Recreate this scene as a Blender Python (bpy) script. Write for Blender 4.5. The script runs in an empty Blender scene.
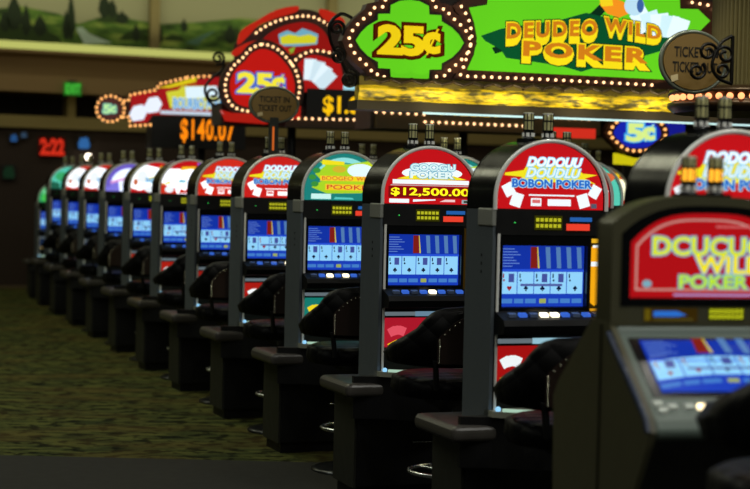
import bpy, bmesh, math, random
from mathutils import Vector, Matrix, Euler
random.seed(7)
PI = math.pi
scene = bpy.context.scene
COL = scene.collection
F_PX = 1600.0
CAM_H = 1.566
# ------------------------------------------------------------------ camera
cam_data = bpy.data.cameras.new('camera')
cam = bpy.data.objects.new('camera', cam_data)
COL.objects.link(cam)
scene.camera = cam
cam_data.sensor_width = 36.0
cam_data.lens = F_PX / 750.0 * 36.0
cam_data.clip_end = 200
PITCH = math.atan(53.5 / F_PX)
ROLL = math.radians(1.3)
RC = (Matrix.Rotation(PI / 2 - PITCH, 4, 'X') @ Matrix.Rotation(ROLL, 4, 'Z'))
cam.matrix_world = Matrix.Translation((0, 0, CAM_H)) @ RC
cam_data.dof.use_dof = True
cam_data.dof.focus_distance = 8.0
cam_data.dof.aperture_fstop = 2.2
cam_data.dof.aperture_blades = 0

# survey helpers: sight lines from the tripod, used once to find real positions and sizes on real planes
def ray(px, py):
    return (RC.to_3x3() @ Vector(((px - 375) / F_PX, -(py - 244.5) / F_PX, -1.0)))
def at_depth(px, py, Y):
    d = ray(px, py); t = Y / d.y
    return Vector((0, 0, CAM_H)) + d * t
class Plane:
    """an upright plane through the point seen at (px,py) at depth Y, turned by yaw; gives its own (u, height) coordinates"""
    def __init__(self, px, py, Y, yaw):
        p = at_depth(px, py, Y)
        self.o = Vector((p.x, p.y, 0)); self.yaw = yaw
        self.u = Vector((math.cos(yaw), math.sin(yaw), 0)); self.n = Vector((math.sin(yaw), -math.cos(yaw), 0))
    def uv(self, px, py, back=0.0):
        d = ray(px, py); o = self.o - self.n * back
        t = (o - Vector((0, 0, CAM_H))).dot(self.n) / d.dot(self.n)
        p = Vector((0, 0, CAM_H)) + d * t
        return ((p - o).dot(self.u), p.z)

# ------------------------------------------------------------------ materials
def lin(h):
    h = h.lstrip('#')
    c = [int(h[i:i + 2], 16) / 255 for i in (0, 2, 4)]
    return tuple(x / 12.92 if x <= .04045 else ((x + .055) / 1.055) ** 2.4 for x in c) + (1.0,)
_mc = {}
def P(name, h, rough=.5, metal=0.0, spec=.5, coat=0.0):
    k = ('P', name)
    if k in _mc: return _mc[k]
    m = bpy.data.materials.new(name); m.use_nodes = True
    b = m.node_tree.nodes['Principled BSDF']
    b.inputs['Base Color'].default_value = lin(h)
    b.inputs['Roughness'].default_value = rough
    b.inputs['Metallic'].default_value = metal
    b.inputs['Specular IOR Level'].default_value = spec
    b.inputs['Coat Weight'].default_value = coat
    # faint wear in the gloss
    nt = m.node_tree
    n = nt.nodes.new('ShaderNodeTexNoise'); n.inputs['Scale'].default_value = 14
    tc = nt.nodes.new('ShaderNodeTexCoord'); nt.links.new(tc.outputs['Object'], n.inputs['Vector'])
    mr = nt.nodes.new('ShaderNodeMapRange')
    mr.inputs['To Min'].default_value = max(0, rough - .06); mr.inputs['To Max'].default_value = min(1, rough + .08)
    nt.links.new(n.outputs['Fac'], mr.inputs['Value']); nt.links.new(mr.outputs['Result'], b.inputs['Roughness'])
    _mc[k] = m
    return m
def E(h, s=1.0, gloss=True):
    """a backlit colour: printed glass, a screen, a lamp"""
    k = ('E', h, s, gloss)
    if k in _mc: return _mc[k]
    m = bpy.data.materials.new('backlit_' + h.strip('#') + ('' if s == 1 else '_%g' % s)); m.use_nodes = True
    b = m.node_tree.nodes['Principled BSDF']
    c = lin(h)
    b.inputs['Base Color'].default_value = (c[0] * .15, c[1] * .15, c[2] * .15, 1)
    b.inputs['Emission Color'].default_value = c
    b.inputs['Emission Strength'].default_value = s
    b.inputs['Roughness'].default_value = .12 if gloss else .5
    b.inputs['Specular IOR Level'].default_value = .35 if gloss else .2
    _mc[k] = m
    return m
PANEL = P('grey_laminate', '565e64', .42)
BLACKGLOSS = P('black_gloss', '0c0d0f', .22)
BLACK = P('black_plastic', '0a0a0b', .45)
DARK = P('dark_charcoal', '141516', .5)
CHROME = P('chrome', 'e8ecec', .27, 1.0)
BRACKET = P('bracket_metal', '9a9c94', .4, .2)
TRIM = P('bright_trim', 'fafaf4', .25, 0.0, .8, .5)
BASE = P('base_laminate', '26271f', .5)
LEDGE = P('ledge_laminate', '484540', .32)
IRON = P('black_iron', '0d0b09', .4, .5)
WOOD = P('dark_wood', '3a2812', .5)
def gilt():
    m = bpy.data.materials.new('patchy_gilt'); m.use_nodes = True; nt = m.node_tree; N = nt.nodes; L = nt.links; b = N['Principled BSDF']
    tc = N.new('ShaderNodeTexCoord'); mp = N.new('ShaderNodeMapping'); mp.inputs['Scale'].default_value = (7, 7, 30); L.new(tc.outputs['Object'], mp.inputs['Vector'])
    n = N.new('ShaderNodeTexNoise'); n.inputs['Scale'].default_value = 1.6; n.inputs['Detail'].default_value = 5; L.new(mp.outputs['Vector'], n.inputs['Vector'])
    r = N.new('ShaderNodeValToRGB'); e = r.color_ramp.elements; e[0].position = .38; e[0].color = lin('4a3e06'); e[1].position = .58; e[1].color = lin('f0cc00')  # noise mixes dark patches into the gold
    L.new(n.outputs['Fac'], r.inputs['Fac']); L.new(r.outputs['Color'], b.inputs['Base Color']); b.inputs['Roughness'].default_value = .45
    bp = N.new('ShaderNodeBump'); bp.inputs['Strength'].default_value = .8; bp.inputs['Distance'].default_value = .02; L.new(n.outputs['Fac'], bp.inputs['Height']); L.new(bp.outputs['Normal'], b.inputs['Normal'])
    return m
GOLD = gilt()
GREYGREEN = P('bezel_greygreen', '66746c', .4)
OLIVE = P('olive_shell', '4c4a34', .42)
SOFFIT = P('soffit_dark', '2c2318', .6)
TUBEGLASS = P('smoked_candle_glass', 'c8c48c', .2, 0, .8)
NAIL = P('nailhead_brass', 'c8c4b0', .25, 1.0)
BROWNPANEL = P('chair_back_vinyl', '2a1d18', .4)
BULB = E('ffc890', 2.6, False)
BULB_O = E('ffb468', 1.7, False)

def leather():
    m = bpy.data.materials.new('black_tufted_leather'); m.use_nodes = True
    nt = m.node_tree; b = nt.nodes['Principled BSDF']
    b.inputs['Base Color'].default_value = lin('040405'); b.inputs['Roughness'].default_value = .5; b.inputs['Specular IOR Level'].default_value = .18
    tc = nt.nodes.new('ShaderNodeTexCoord'); mp = nt.nodes.new('ShaderNodeMapping'); mp.inputs['Rotation'].default_value = (0, PI / 4, 0)
    nt.links.new(tc.outputs['Object'], mp.inputs['Vector'])
    v = nt.nodes.new('ShaderNodeTexVoronoi'); v.inputs['Scale'].default_value = 12; v.inputs['Randomness'].default_value = 0.0
    nt.links.new(mp.outputs['Vector'], v.inputs['Vector'])
    bp = nt.nodes.new('ShaderNodeBump'); bp.inputs['Strength'].default_value = .5; bp.inputs['Distance'].default_value = .03; bp.invert = True
    nt.links.new(v.outputs['Distance'], bp.inputs['Height']); nt.links.new(bp.outputs['Normal'], b.inputs['Normal'])
    return m
LEATHER = leather()

def carpet():
    m = bpy.data.materials.new('olive_patterned_carpet'); m.use_nodes = True
    nt = m.node_tree; N = nt.nodes; L = nt.links; b = N['Principled BSDF']
    b.inputs['Roughness'].default_value = .95; b.inputs['Specular IOR Level'].default_value = .1
    tc = N.new('ShaderNodeTexCoord')
    def noise(sc, det, seed):
        mp = N.new('ShaderNodeMapping'); mp.inputs['Scale'].default_value = sc; mp.inputs['Location'].default_value = (seed, seed, 0)
        mp.inputs['Rotation'].default_value = (0, 0, 0)
        n = N.new('ShaderNodeTexNoise'); n.inputs['Scale'].default_value = 1; n.inputs['Detail'].default_value = det
        L.new(tc.outputs['Object'], mp.inputs['Vector']); L.new(mp.outputs['Vector'], n.inputs['Vector'])
        return n
    n1 = noise((3, 9, 1), 4, 3)
    r1 = N.new('ShaderNodeValToRGB'); e = r1.color_ramp.elements
    e[0].position = .38; e[0].color = lin('343c20'); e[1].position = .62; e[1].color = lin('5e6230')
    L.new(n1.outputs['Fac'], r1.inputs['Fac'])
    n2 = noise((9, 11, 1), 3, 11)
    r2 = N.new('ShaderNodeValToRGB'); e = r2.color_ramp.elements
    e[0].position = .42; e[0].color = lin('142018'); e[1].position = .5; e[1].color = (1, 1, 1, 1)
    L.new(n2.outputs['Fac'], r2.inputs['Fac'])
    mx = N.new('ShaderNodeMix'); mx.data_type = 'RGBA'; mx.blend_type = 'MULTIPLY'; mx.inputs['Factor'].default_value = .85
    L.new(r1.outputs['Color'], mx.inputs[6]); L.new(r2.outputs['Color'], mx.inputs[7])
    n3 = noise((1.2, 2.2, 1), 3, 5)
    r3 = N.new('ShaderNodeValToRGB'); e = r3.color_ramp.elements
    e[0].position = .45; e[0].color = (0, 0, 0, 1); e[1].position = .62; e[1].color = (1, 1, 1, 1)
    L.new(n3.outputs['Fac'], r3.inputs['Fac'])
    mx2 = N.new('ShaderNodeMix'); mx2.data_type = 'RGBA'; mx2.inputs[7].default_value = lin('5a4a24')
    ml = N.new('ShaderNodeMath'); ml.operation = 'MULTIPLY'; ml.inputs[1].default_value = .45
    L.new(r3.outputs['Color'], ml.inputs[0]); L.new(ml.outputs[0], mx2.inputs['Factor'])
    L.new(mx.outputs[2], mx2.inputs[6]); L.new(mx2.outputs[2], b.inputs['Base Color'])
    n4 = noise((160, 160, 1), 1, 2)
    bp = N.new('ShaderNodeBump'); bp.inputs['Strength'].default_value = .6; bp.inputs['Distance'].default_value = .01
    L.new(n4.outputs['Fac'], bp.inputs['Height']); L.new(bp.outputs['Normal'], b.inputs['Normal'])
    return m

# ------------------------------------------------------------------ mesh builder
_txt = {}
def text_geo(s, off=0.0, shear=0.0, space=1.0):
    k = (s, off, shear, space)
    if k in _txt: return _txt[k]
    cu = bpy.data.curves.new('t', 'FONT'); cu.body = s; cu.size = 1; cu.offset = off; cu.shear = shear
    cu.space_character = space; cu.resolution_u = 3; cu.align_x = 'CENTER'
    o = bpy.data.objects.new('t', cu); COL.objects.link(o)
    dg = bpy.context.evaluated_depsgraph_get(); dg.update()
    me = bpy.data.meshes.new_from_object(o.evaluated_get(dg))
    v = [(p.co.x, p.co.y) for p in me.vertices]; f = [tuple(p.vertices) for p in me.polygons]
    bpy.data.objects.remove(o); bpy.data.curves.remove(cu); bpy.data.meshes.remove(me)
    _txt[k] = (v, f)
    return v, f

class MB:
    def __init__(s): s.v = []; s.f = []; s.mi = []; s.sm = []; s.mats = []
    def m(s, mat):
        if mat not in s.mats: s.mats.append(mat)
        return s.mats.index(mat)
    def add(s, vs, fs, mat, smooth=False):
        b = len(s.v); i = s.m(mat); s.v += [tuple(x) for x in vs]
        for f in fs: s.f.append(tuple(b + k for k in f)); s.mi.append(i); s.sm.append(smooth)
        return s
    def box(s, x0, x1, y0, y1, z0, z1, mat):
        vs = [(x, y, z) for z in (z0, z1) for y in (y0, y1) for x in (x0, x1)]
        return s.add(vs, [(0, 2, 3, 1), (4, 5, 7, 6), (0, 1, 5, 4), (2, 6, 7, 3), (0, 4, 6, 2), (1, 3, 7, 5)], mat)
    def flat(s, pts, y, mat):
        return s.add([(x, y, z) for x, z in pts], [tuple(range(len(pts)))], mat)
    def rect(s, x0, x1, z0, z1, y, mat): return s.flat([(x0, z0), (x1, z0), (x1, z1), (x0, z1)], y, mat)
    def disc(s, cx, cz, rx, rz, y, mat, n=24):
        return s.flat([(cx + rx * math.cos(2 * PI * k / n), cz + rz * math.sin(2 * PI * k / n)) for k in range(n)], y, mat)
    def prism(s, pts, y0, y1, mat, smooth=False):
        n = len(pts); a = sum(pts[i][0] * pts[(i + 1) % n][1] - pts[(i + 1) % n][0] * pts[i][1] for i in range(n))
        if a < 0: pts = pts[::-1]
        s.add([(x, y0, z) for x, z in pts], [tuple(range(n))], mat)
        s.add([(x, y1, z) for x, z in pts], [tuple(range(n - 1, -1, -1))], mat)
        vs = [(x, y0, z) for x, z in pts] + [(x, y1, z) for x, z in pts]
        return s.add(vs, [(i, i + n, (i + 1) % n + n, (i + 1) % n) for i in range(n)], mat, smooth)
    def prismx(s, pts, x0, x1, mat):
        """profile in (y, z) swept along x"""
        n = len(pts); a = sum(pts[i][0] * pts[(i + 1) % n][1] - pts[(i + 1) % n][0] * pts[i][1] for i in range(n))
        if a < 0: pts = pts[::-1]
        vs = [(x0, y, z) for y, z in pts] + [(x1, y, z) for y, z in pts]
        return s.add(vs, [tuple(range(n - 1, -1, -1)), tuple(range(n, 2 * n))] + [(i, (i + 1) % n, (i + 1) % n + n, i + n) for i in range(n)], mat)
    def prismz(s, pts, z0, z1, mat, smooth=False):
        n = len(pts); a = sum(pts[i][0] * pts[(i + 1) % n][1] - pts[(i + 1) % n][0] * pts[i][1] for i in range(n))
        if a < 0: pts = pts[::-1]
        vs = [(x, y, z0) for x, y in pts] + [(x, y, z1) for x, y in pts]
        s.add(vs, [tuple(range(n - 1, -1, -1)), tuple(range(n, 2 * n))], mat)
        return s.add(vs, [(i, (i + 1) % n, (i + 1) % n + n, i + n) for i in range(n)], mat, smooth)
    def band(s, outer, inner, y0, y1, mat, smooth=True, closed=False):
        """a strip between two outlines of equal length, given depth"""
        n = len(outer); O0 = [(x, y0, z) for x, z in outer]; O1 = [(x, y1, z) for x, z in outer]
        I0 = [(x, y0, z) for x, z in inner]; I1 = [(x, y1, z) for x, z in inner]
        R = range(n if closed else n - 1)
        q = lambda A, B: [(i, (i + 1) % n, (i + 1) % n + n, i + n) for i in R]
        s.add(O0 + O1, q(0, 0), mat, smooth); s.add(I1 + I0, q(0, 0), mat, smooth)
        s.add(I0 + O0, q(0, 0), mat); s.add(O1 + I1, q(0, 0), mat)
        if not closed:
            for k in (0, n - 1): s.add([O0[k], O1[k], I1[k], I0[k]], [(0, 1, 2, 3)], mat)
        return s
    def tube(s, pts, r, mat, n=8, closed=False):
        pts = [Vector(p) for p in pts]; N = len(pts); rings = []
        up = Vector((0, 0, 1)); prev = None
        for i in range(N):
            a = pts[(i - 1) % N] if (closed or i > 0) else pts[i]; b = pts[(i + 1) % N] if (closed or i < N - 1) else pts[i]
            t = (b - a).normalized()
            if prev is None:
                ref = Vector((0, 1, 0)) if abs(t.y) < .9 else Vector((1, 0, 0)); u = t.cross(ref).normalized()
            else: u = (prev - t * prev.dot(t)).normalized()
            prev = u; w = t.cross(u); rr = r[i] if isinstance(r, (list, tuple)) else r
            rings.append([pts[i] + (u * math.cos(2 * PI * k / n) + w * math.sin(2 * PI * k / n)) * rr for k in range(n)])
        vs = [p for g in rings for p in g]; fs = []
        for i in range(N if closed else N - 1):
            j = (i + 1) % N
            for k in range(n): fs.append((i * n + k, i * n + (k + 1) % n, j * n + (k + 1) % n, j * n + k))
        s.add(vs, fs, mat, True)
        if not closed: s.add(rings[0], [tuple(range(n - 1, -1, -1))], mat); s.add(rings[-1], [tuple(range(n))], mat)
        return s
    def lathe(s, prof, cx, cy, mat, n=20):
        vs = [(cx + r * math.cos(2 * PI * k / n), cy + r * math.sin(2 * PI * k / n), z) for r, z in prof for k in range(n)]
        fs = [(i * n + k, i * n + (k + 1) % n, (i + 1) * n + (k + 1) % n, (i + 1) * n + k) for i in range(len(prof) - 1) for k in range(n)]
        s.add(vs, fs, mat, True)
        s.add(vs[:n], [tuple(range(n - 1, -1, -1))], mat); s.add(vs[-n:], [tuple(range(n))], mat)
        return s
    def sphere(s, c, r, mat, n=10, m=6):
        vs = []; fs = []
        for i in range(m + 1):
            a = PI * i / m
            for k in range(n): vs.append((c[0] + r * math.sin(a) * math.cos(2 * PI * k / n), c[1] + r * math.sin(a) * math.sin(2 * PI * k / n), c[2] + r * math.cos(a)))
        for i in range(m):
            for k in range(n): fs.append((i * n + k, (i + 1) * n + k, (i + 1) * n + (k + 1) % n, i * n + (k + 1) % n))
        return s.add(vs, fs, mat, True)
    def text(s, t, x0, x1, z0, z1, y, mat, edge=None, ew=.05, off=.02, shear=0.0, space=1.0, skew=0.0):
        """t fitted into the box x0..x1, z0..z1 on the plane y; edge: outline material"""
        v0, _ = text_geo(t, 0.0, shear, space)
        if not v0: return s
        mnx = min(p[0] for p in v0); mxx = max(p[0] for p in v0); mny = min(p[1] for p in v0); mxy = max(p[1] for p in v0)
        sx = (x1 - x0) / (mxx - mnx); sz = (z1 - z0) / (mxy - mny)
        def put(o, yy, mm):
            v, f = text_geo(t, o, shear, space)
            s.add([(x0 + (a - mnx) * sx, yy, z0 + (b - mny) * sz + skew * (a - mnx) * sx) for a, b in v], f, mm)
        if edge: put(off + ew, y, edge); put(off, y - .0008, mat)
        else: put(off, y, mat)
        return s
    def mesh(s, name):
        me = bpy.data.meshes.new(name); me.from_pydata(s.v, [], s.f)
        for m in s.mats: me.materials.append(m)
        me.polygons.foreach_set('material_index', s.mi); me.polygons.foreach_set('use_smooth', s.sm)
        me.update(); return me

def link(name, me, parent=None, loc=None, bevel=None, **pr):
    o = bpy.data.objects.new(name, me); COL.objects.link(o)
    if parent is not None: o.parent = parent
    if loc is not None: o.location = loc
    if bevel:
        md = o.modifiers.new('bevel', 'BEVEL'); md.width = bevel[0]; md.segments = bevel[1]; md.limit_method = 'ANGLE'; md.angle_limit = math.radians(40)
    for k, v in pr.items(): o[k] = v
    return o
def part(name, mb, parent, bevel=None, loc=None, **pr): return link(name, mb.mesh(name), parent, loc, bevel, **pr)
def thing(name, label, cat, loc=(0, 0, 0), rz=0.0, group=None):
    o = bpy.data.objects.new(name, None); COL.objects.link(o); o.location = loc; o.rotation_euler = (0, 0, rz); o.empty_display_size = .1
    o['label'] = label; o['category'] = cat
    if group: o['group'] = group
    return o

def arch(R, zc, z0, n=28, xo=0.0):
    return [(xo - R, z0)] + [(xo - R * math.cos(PI * k / n), zc + R * math.sin(PI * k / n)) for k in range(n + 1)] + [(xo + R, z0)]

# ------------------------------------------------------------------ marquee pictures
def quad(mb, cx, cz, s, a, y, mat, asp=1.2):
    c, d = math.cos(a), math.sin(a)
    mb.flat([(cx + (x * c - z * d), cz + (x * d + z * c)) for x, z in ((-s, -s * asp), (s, -s * asp), (s, s * asp), (-s, s * asp))], y, mat)
W_ = E('f2faff', 1.0); RED = E('c4141a', .95); YEL = E('f0e020'); BLU = E('2f8fd8'); CY = E('6cc8e6')
MZ0, MZC, MR = 1.505, 1.55, .234
def face(mb, mat): mb.flat(arch(MR, MZC, MZ0), .014, mat)
def fan(mb, cx, cz, s, y, n=5, a0=.5, da=-.28, mat=None):
    for k in range(n):
        quad(mb, cx + (k - n / 2) * s * .35, cz + abs(k - n / 2) * -s * .08, s * .55, a0 + da * k, y - .0002 * k, mat or W_)
def art_double(g, let, red=RED, white=W_):
    face(g, red)
    g.flat([(-.20, 1.655), (-.12, 1.668), (-.10, 1.70), (.1, 1.69), (.14, 1.66), (.205, 1.655), (.15, 1.64), (.2, 1.615), (.13, 1.63), (-.1, 1.61), (-.13, 1.64), (-.2, 1.645)], .013, YEL)
    quad(g, -.182, 1.585, .022, .5, .012, white); quad(g, -.147, 1.543, .024, -.3, .0118, white)
    quad(g, .195, 1.583, .022, -.5, .012, white); quad(g, .145, 1.543, .024, .3, .0118, white)
    g.rect(-.085, -.04, 1.518, 1.551, .012, white); g.rect(-.012, .09, 1.52, 1.548, .012, white); g.rect(-.095, .105, 1.561, 1.567, .012, white)
    g.rect(-.08, -.045, 1.53, 1.545, .011, E('d86a6a'))
    g.rect(.18, .205, 1.512, 1.532, .012, E('555566'))
    if let is None: return
    let.text('DODOUU', -.105, .135, 1.686, 1.723, .010, E('e8f6ff', 1.1), E('7cc4ea'), .05, .045, .3)
    let.text('DOUDLU', -.108, .128, 1.640, 1.678, .010, E('dff4fa'), CY, .05, .035, .3)
    let.text('BOBON POKER', -.168, .176, 1.597, 1.630, .009, E('2468c8'), E('a8e4f4'), .05, .04)
def art_good(g, let):
    face(g, RED)
    g.disc(.01, 1.662, .155, .034, .013, W_); g.disc(.01, 1.690, .105, .028, .0128, W_)
    g.flat([(-.17, 1.632), (-.1, 1.650), (.12, 1.650), (.19, 1.632), (.1, 1.629), (-.1, 1.629)], .0126, YEL)
    g.rect(-.19, .2, 1.606, 1.628, .012, W_); g.rect(-.2, .2, 1.597, 1.602, .012, E('b8a8a8'))
    g.rect(-.21, .21, 1.537, 1.593, .0125, E('7a1010'))
    g.rect(-.205, -.105, 1.510, 1.53, .012, W_); g.flat([(-.085, 1.516), (.03, 1.525), (.03, 1.53), (-.085, 1.528)], .012, W_)
    g.flat([(.05, 1.518), (.13, 1.518), (.13, 1.53), (.08, 1.53)], .012, E('f0c8c8')); g.rect(.165, .205, 1.510, 1.53, .012, E('9aa8b0')); g.rect(.175, .195, 1.514, 1.526, .0117, E('334'*2))
    let.text('GOOGU', -.10, .125, 1.676, 1.708, .010, E('d2f0f2'), E('2a98b8'), .05, .05)
    let.text('POKER', -.10, .115, 1.637, 1.669, .010, E('e4f6f4'), E('2a98b8'), .05, .05)
    g.text('$12,500.00', -.196, .20, 1.544, 1.586, .010, E('f4e81c', 1.3), None, 0, .025)
def art_island(g, let):
    face(g, E('1d7f78'))
    g.flat(arch(.20, 1.56, 1.70)[1:-1][6:-6], .0136, E('8fe0dc'))
    g.flat(arch(.175, 1.555, 1.70)[1:-1][6:-6], .0133, E('2a9a94'))
    g.flat([(-.13, 1.62), (-.17, 1.66), (-.11, 1.71), (-.15, 1.735), (.02, 1.72), (.15, 1.745), (.19, 1.70), (.13, 1.66), (.2, 1.6), (.1, 1.55), (-.1, 1.545), (-.19, 1.58)], .013, E('a8d428'))
    g.flat([(-.13, 1.715), (-.13, 1.745), (.0, 1.735), (.0, 1.715)], .0128, YEL); g.flat([(.05, 1.72), (.18, 1.74), (.18, 1.71), (.06, 1.70)], .0128, E('c8dc20'))
    g.disc(.095, 1.685, .078, .04, .0125, E('e6fbff')); g.disc(-.03, 1.69, .04, .02, .0126, E('d4b430'))
    g.rect(-.14, .18, 1.62, 1.65, .012, E('f4d21c')); g.rect(-.11, .19, 1.565, 1.602, .012, E('f0c818'))
    g.rect(-.19, -.075, 1.512, 1.543, .012, E('c8f4ee')); g.flat([(-.06, 1.512), (.06, 1.512), (.05, 1.522), (-.05, 1.525)], .012, E('5ac8c0'))
    g.rect(.12, .2, 1.511, 1.519, .012, E('5ac8c0'))
    for k, (x, z) in enumerate(((-.17, 1.6), (-.185, 1.64), (-.16, 1.68))): g.disc(x, z, .022, .016, .0122, E('3a8f3c'))
    let.text('BOOGEO', -.13, .05, 1.624, 1.648, .010, E('e06a1c'), E('f8f060'), .03, .03); let.text('WILD', .07, .175, 1.624, 1.648, .010, E('e06a1c'), E('f8f060'), .03, .03)
    let.text('POOKER', -.10, .18, 1.57, 1.597, .010, E('d8501c'), E('f8f060'), .03, .03)
def art_black(g, let):
    face(g, E('f4f6ff', 1.6))
    g.flat([(-.16, 1.715)] + arch(.234, 1.55, 1.70)[1:-1][7:-7] + [(.16, 1.715)], .0134, RED)
    g.flat([(-.08, 1.70), (.0, 1.715), (.12, 1.715), (.12, 1.74), (-.06, 1.735)], .013, E('f8c01c'))
    g.flat([(.06, 1.69), (.2, 1.69), (.2, 1.715), (.15, 1.77), (.06, 1.77)], .0128, E('a060d0')); g.rect(.05, .065, 1.62, 1.72, .0126, E('d060c8'))
    g.flat([(-.234, 1.505), (-.1, 1.505), (-.12, 1.54), (-.1, 1.545), (-.18, 1.57), (-.234, 1.6)], .013, E('d0301c')); g.disc(-.165, 1.54, .035, .028, .0126, W_)
    g.flat([(-.09, 1.51), (-.07, 1.55), (-.04, 1.53), (-.02, 1.555), (0, 1.51)], .0126, E('d0301c')); g.flat([(.02, 1.51), (.05, 1.55), (.1, 1.53), (.08, 1.505)], .0126, E('d0301c'))
    g.flat([(-.234, 1.58), (-.16, 1.61), (-.15, 1.59)], .0124, YEL)
    let.text('BLAX', -.09, .07, 1.60, 1.625, .010, E('40b0c8'), E('c8ecf4'), .03, .03, .3)
def art_bonus_far(g, let, low='c4141a', top='f0c020', mid='f4fbff'):
    face(g, E(mid, 1.5))
    g.flat(arch(.234, 1.55, 1.72)[1:-1][10:-6], .0134, E(low))
    g.flat([(-.02, 1.66), (.16, 1.66), (.15, 1.745), (.03, 1.755)], .013, E(top))
    g.flat([(-.234, 1.505), (.234, 1.505), (.234, 1.535), (.1, 1.54), (.0, 1.525), (-.1, 1.54), (-.15, 1.52), (-.234, 1.545)], .013, E(low)); g.flat([(-.12, 1.63), (-.02, 1.66), (-.05, 1.60)], .0126, E('f0d830', 1.1)); g.disc(-.19, 1.60, .02, .03, .0126, E('c86840'))
    g.disc(-.06, 1.535, .05, .03, .0126, W_); g.disc(-.13, 1.65, .05, .06, .0126, W_); g.disc(.02, 1.61, .09, .035, .0124, E('a8d8e8'))
    if let is not None: let.text('BONUS', -.1, .12, 1.60, 1.64, .010, E('4aa0d8'), E('e8f8ff'), .03, .03)
def art_violet(g, let):
    face(g, E('dfe8ff', 1.4))
    g.band(arch(.234, 1.55, 1.55)[1:-1], arch(.19, 1.55, 1.55)[1:-1], .012, .013, E('7060c8'))
    g.flat([(-.234, 1.505), (-.1, 1.505), (-.11, 1.6), (-.234, 1.62)], .013, E('8078e0')); g.flat([(-.2, 1.6), (.0, 1.66), (.2, 1.68), (.2, 1.65), (0, 1.64), (-.18, 1.58)], .012, E('e8a0d8'))
    let.text('DELUXE', -.08, .15, 1.56, 1.61, .010, E('f4f8ff'), E('b8b8f0'), .03, .03)
def art_teal_far(g, let):
    face(g, E('58c8b0')); g.disc(.05, 1.58, .12, .05, .013, E('c8f4ff')); g.disc(-.1, 1.66, .08, .06, .0128, E('3aa868')); g.flat([(-.234, 1.505), (-.12, 1.505), (-.13, 1.58), (-.234, 1.6)], .0126, E('20604a'))
    g.disc(.14, 1.69, .05, .03, .0124, E('d86a3c'))
    if let is not None: let.text('JOKER', -.05, .15, 1.565, 1.6, .010, E('2a9090'), E('e8ffff'), .02, .03)
def art_green(g, let):
    face(g, E('2f9a60')); g.disc(.0, 1.66, .19, .08, .013, E('70d090')); g.disc(.06, 1.56, .10, .045, .0128, E('a0e0f4')); g.disc(-.15, 1.57, .05, .06, .0127, E('46c050'))
    g.flat([(.1, 1.66), (.22, 1.62), (.2, 1.69)], .0124, E('d06030'))
    if let is not None: let.text('POKER', -.04, .16, 1.545, 1.58, .010, E('2a70a0'), E('e0f8ff'), .02, .03)

# ------------------------------------------------------------------ card signs, screens
def suit(mb, k, x, z, s, y, mat):
    if k in 'CS':
        if k == 'C':
            for dx, dz in ((-.45, -.1), (.45, -.1), (0, .5)): mb.disc(x + dx * s, z + dz * s, .45 * s, .45 * s, y, mat, 10)
        else:
            mb.flat([(x, z + s), (x + .9 * s, z), (x + .5 * s, z - .4 * s), (x - .5 * s, z - .4 * s), (x - .9 * s, z)], y, mat)
        mb.flat([(x, z + .1 * s), (x + .35 * s, z - s), (x - .35 * s, z - s)], y, mat)
    elif k == 'H':
        for dx in (-.42, .42): mb.disc(x + dx * s, z + .35 * s, .48 * s, .48 * s, y, mat, 10)
        mb.flat([(x - .85 * s, z + .15 * s), (x, z - s), (x + .85 * s, z + .15 * s)], y, mat)
    else: mb.flat([(x, z + s), (x + .7 * s, z), (x, z - s), (x - .7 * s, z)], y, mat)
S_BG = E('1a3fbe', .9); S_BG2 = E('2a55d8', .95); S_CARD = E('8fd0f8', 1.0); S_COL = E('5a86c0', .8); S_RED = E('8a2018', .8); S_DK = E('14204a', .5); S_YEL = E('d8c838', .9); S_TXT = E('6f94dc', .8)
def screen_mesh(x0, x1, z0, z1, y, cards, held=None, curve=0.0, bright=1.0):
    """video poker picture: pay table on top, five cards, credit line"""
    g = MB(); w = x1 - x0; h = z1 - z0
    X = lambda t: x0 + t * w
    Z = lambda t: z0 + t * h
    g.rect(x0, x1, z0, z1, y, S_BG)
    g.rect(X(0), X(1), Z(.62), Z(1), y - .0005, E('1434a8', .9))
    for k in range(7): g.rect(X(.02), X(.14 + .12 * ((k * 37 % 10) / 10)), Z(.655 + .047 * k), Z(.668 + .047 * k), y - .001, S_TXT)
    g.flat([(X(.355), Z(.63)), (X(.44), Z(.63)), (X(.43), Z(.98)), (X(.355), Z(.98))], y - .001, S_RED); g.flat([(X(.445), Z(.63)), (X(.465), Z(.63)), (X(.44), Z(.98)), (X(.43), Z(.98))], y - .001, S_YEL)
    for k in range(4):
        a = .55 + .125 * k
        g.flat([(X(a), Z(.63)), (X(a + .05), Z(.63)), (X(a + .035), Z(.98)), (X(a - .02), Z(.98))], y - .001, S_COL)
    g.rect(X(0), X(1), Z(.575), Z(.61), y - .001, S_BG2)
    for k in range(5):
        a = .01 + .197 * k
        g.rect(X(a), X(a + .188), Z(.21), Z(.57), y - .001, S_CARD)
        c = cards[k]; red = c in 'HD'; m = E('a02030', .8) if red else S_DK
        suit(g, c, X(a + .10), Z(.30), h * .045, y - .0015, m); suit(g, c, X(a + .035), Z(.43), h * .022, y - .0015, m)
        g.rect(X(a + .02), X(a + .035), Z(.47), Z(.54), y - .0015, m)
        if k % 3 != 1: g.rect(X(a + .09), X(a + .155), Z(.40), Z(.54), y - .0015, E('4a58a8', .8)); 
    if held: g.rect(X(.24), X(.74), Z(.335), Z(.375), y - .002, E('5868b0', .8))
    for k, (a, b) in enumerate(((.01, .15), (.17, .28), (.30, .43), (.47, .55), (.58, .70), (.72, .84), (.86, .98))):
        g.rect(X(a), X(b), Z(.055), Z(.13), y - .001, E('4a88d8', .8) if k != 3 else E('a8b860', .8))
    return g.mesh('screen')

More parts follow.
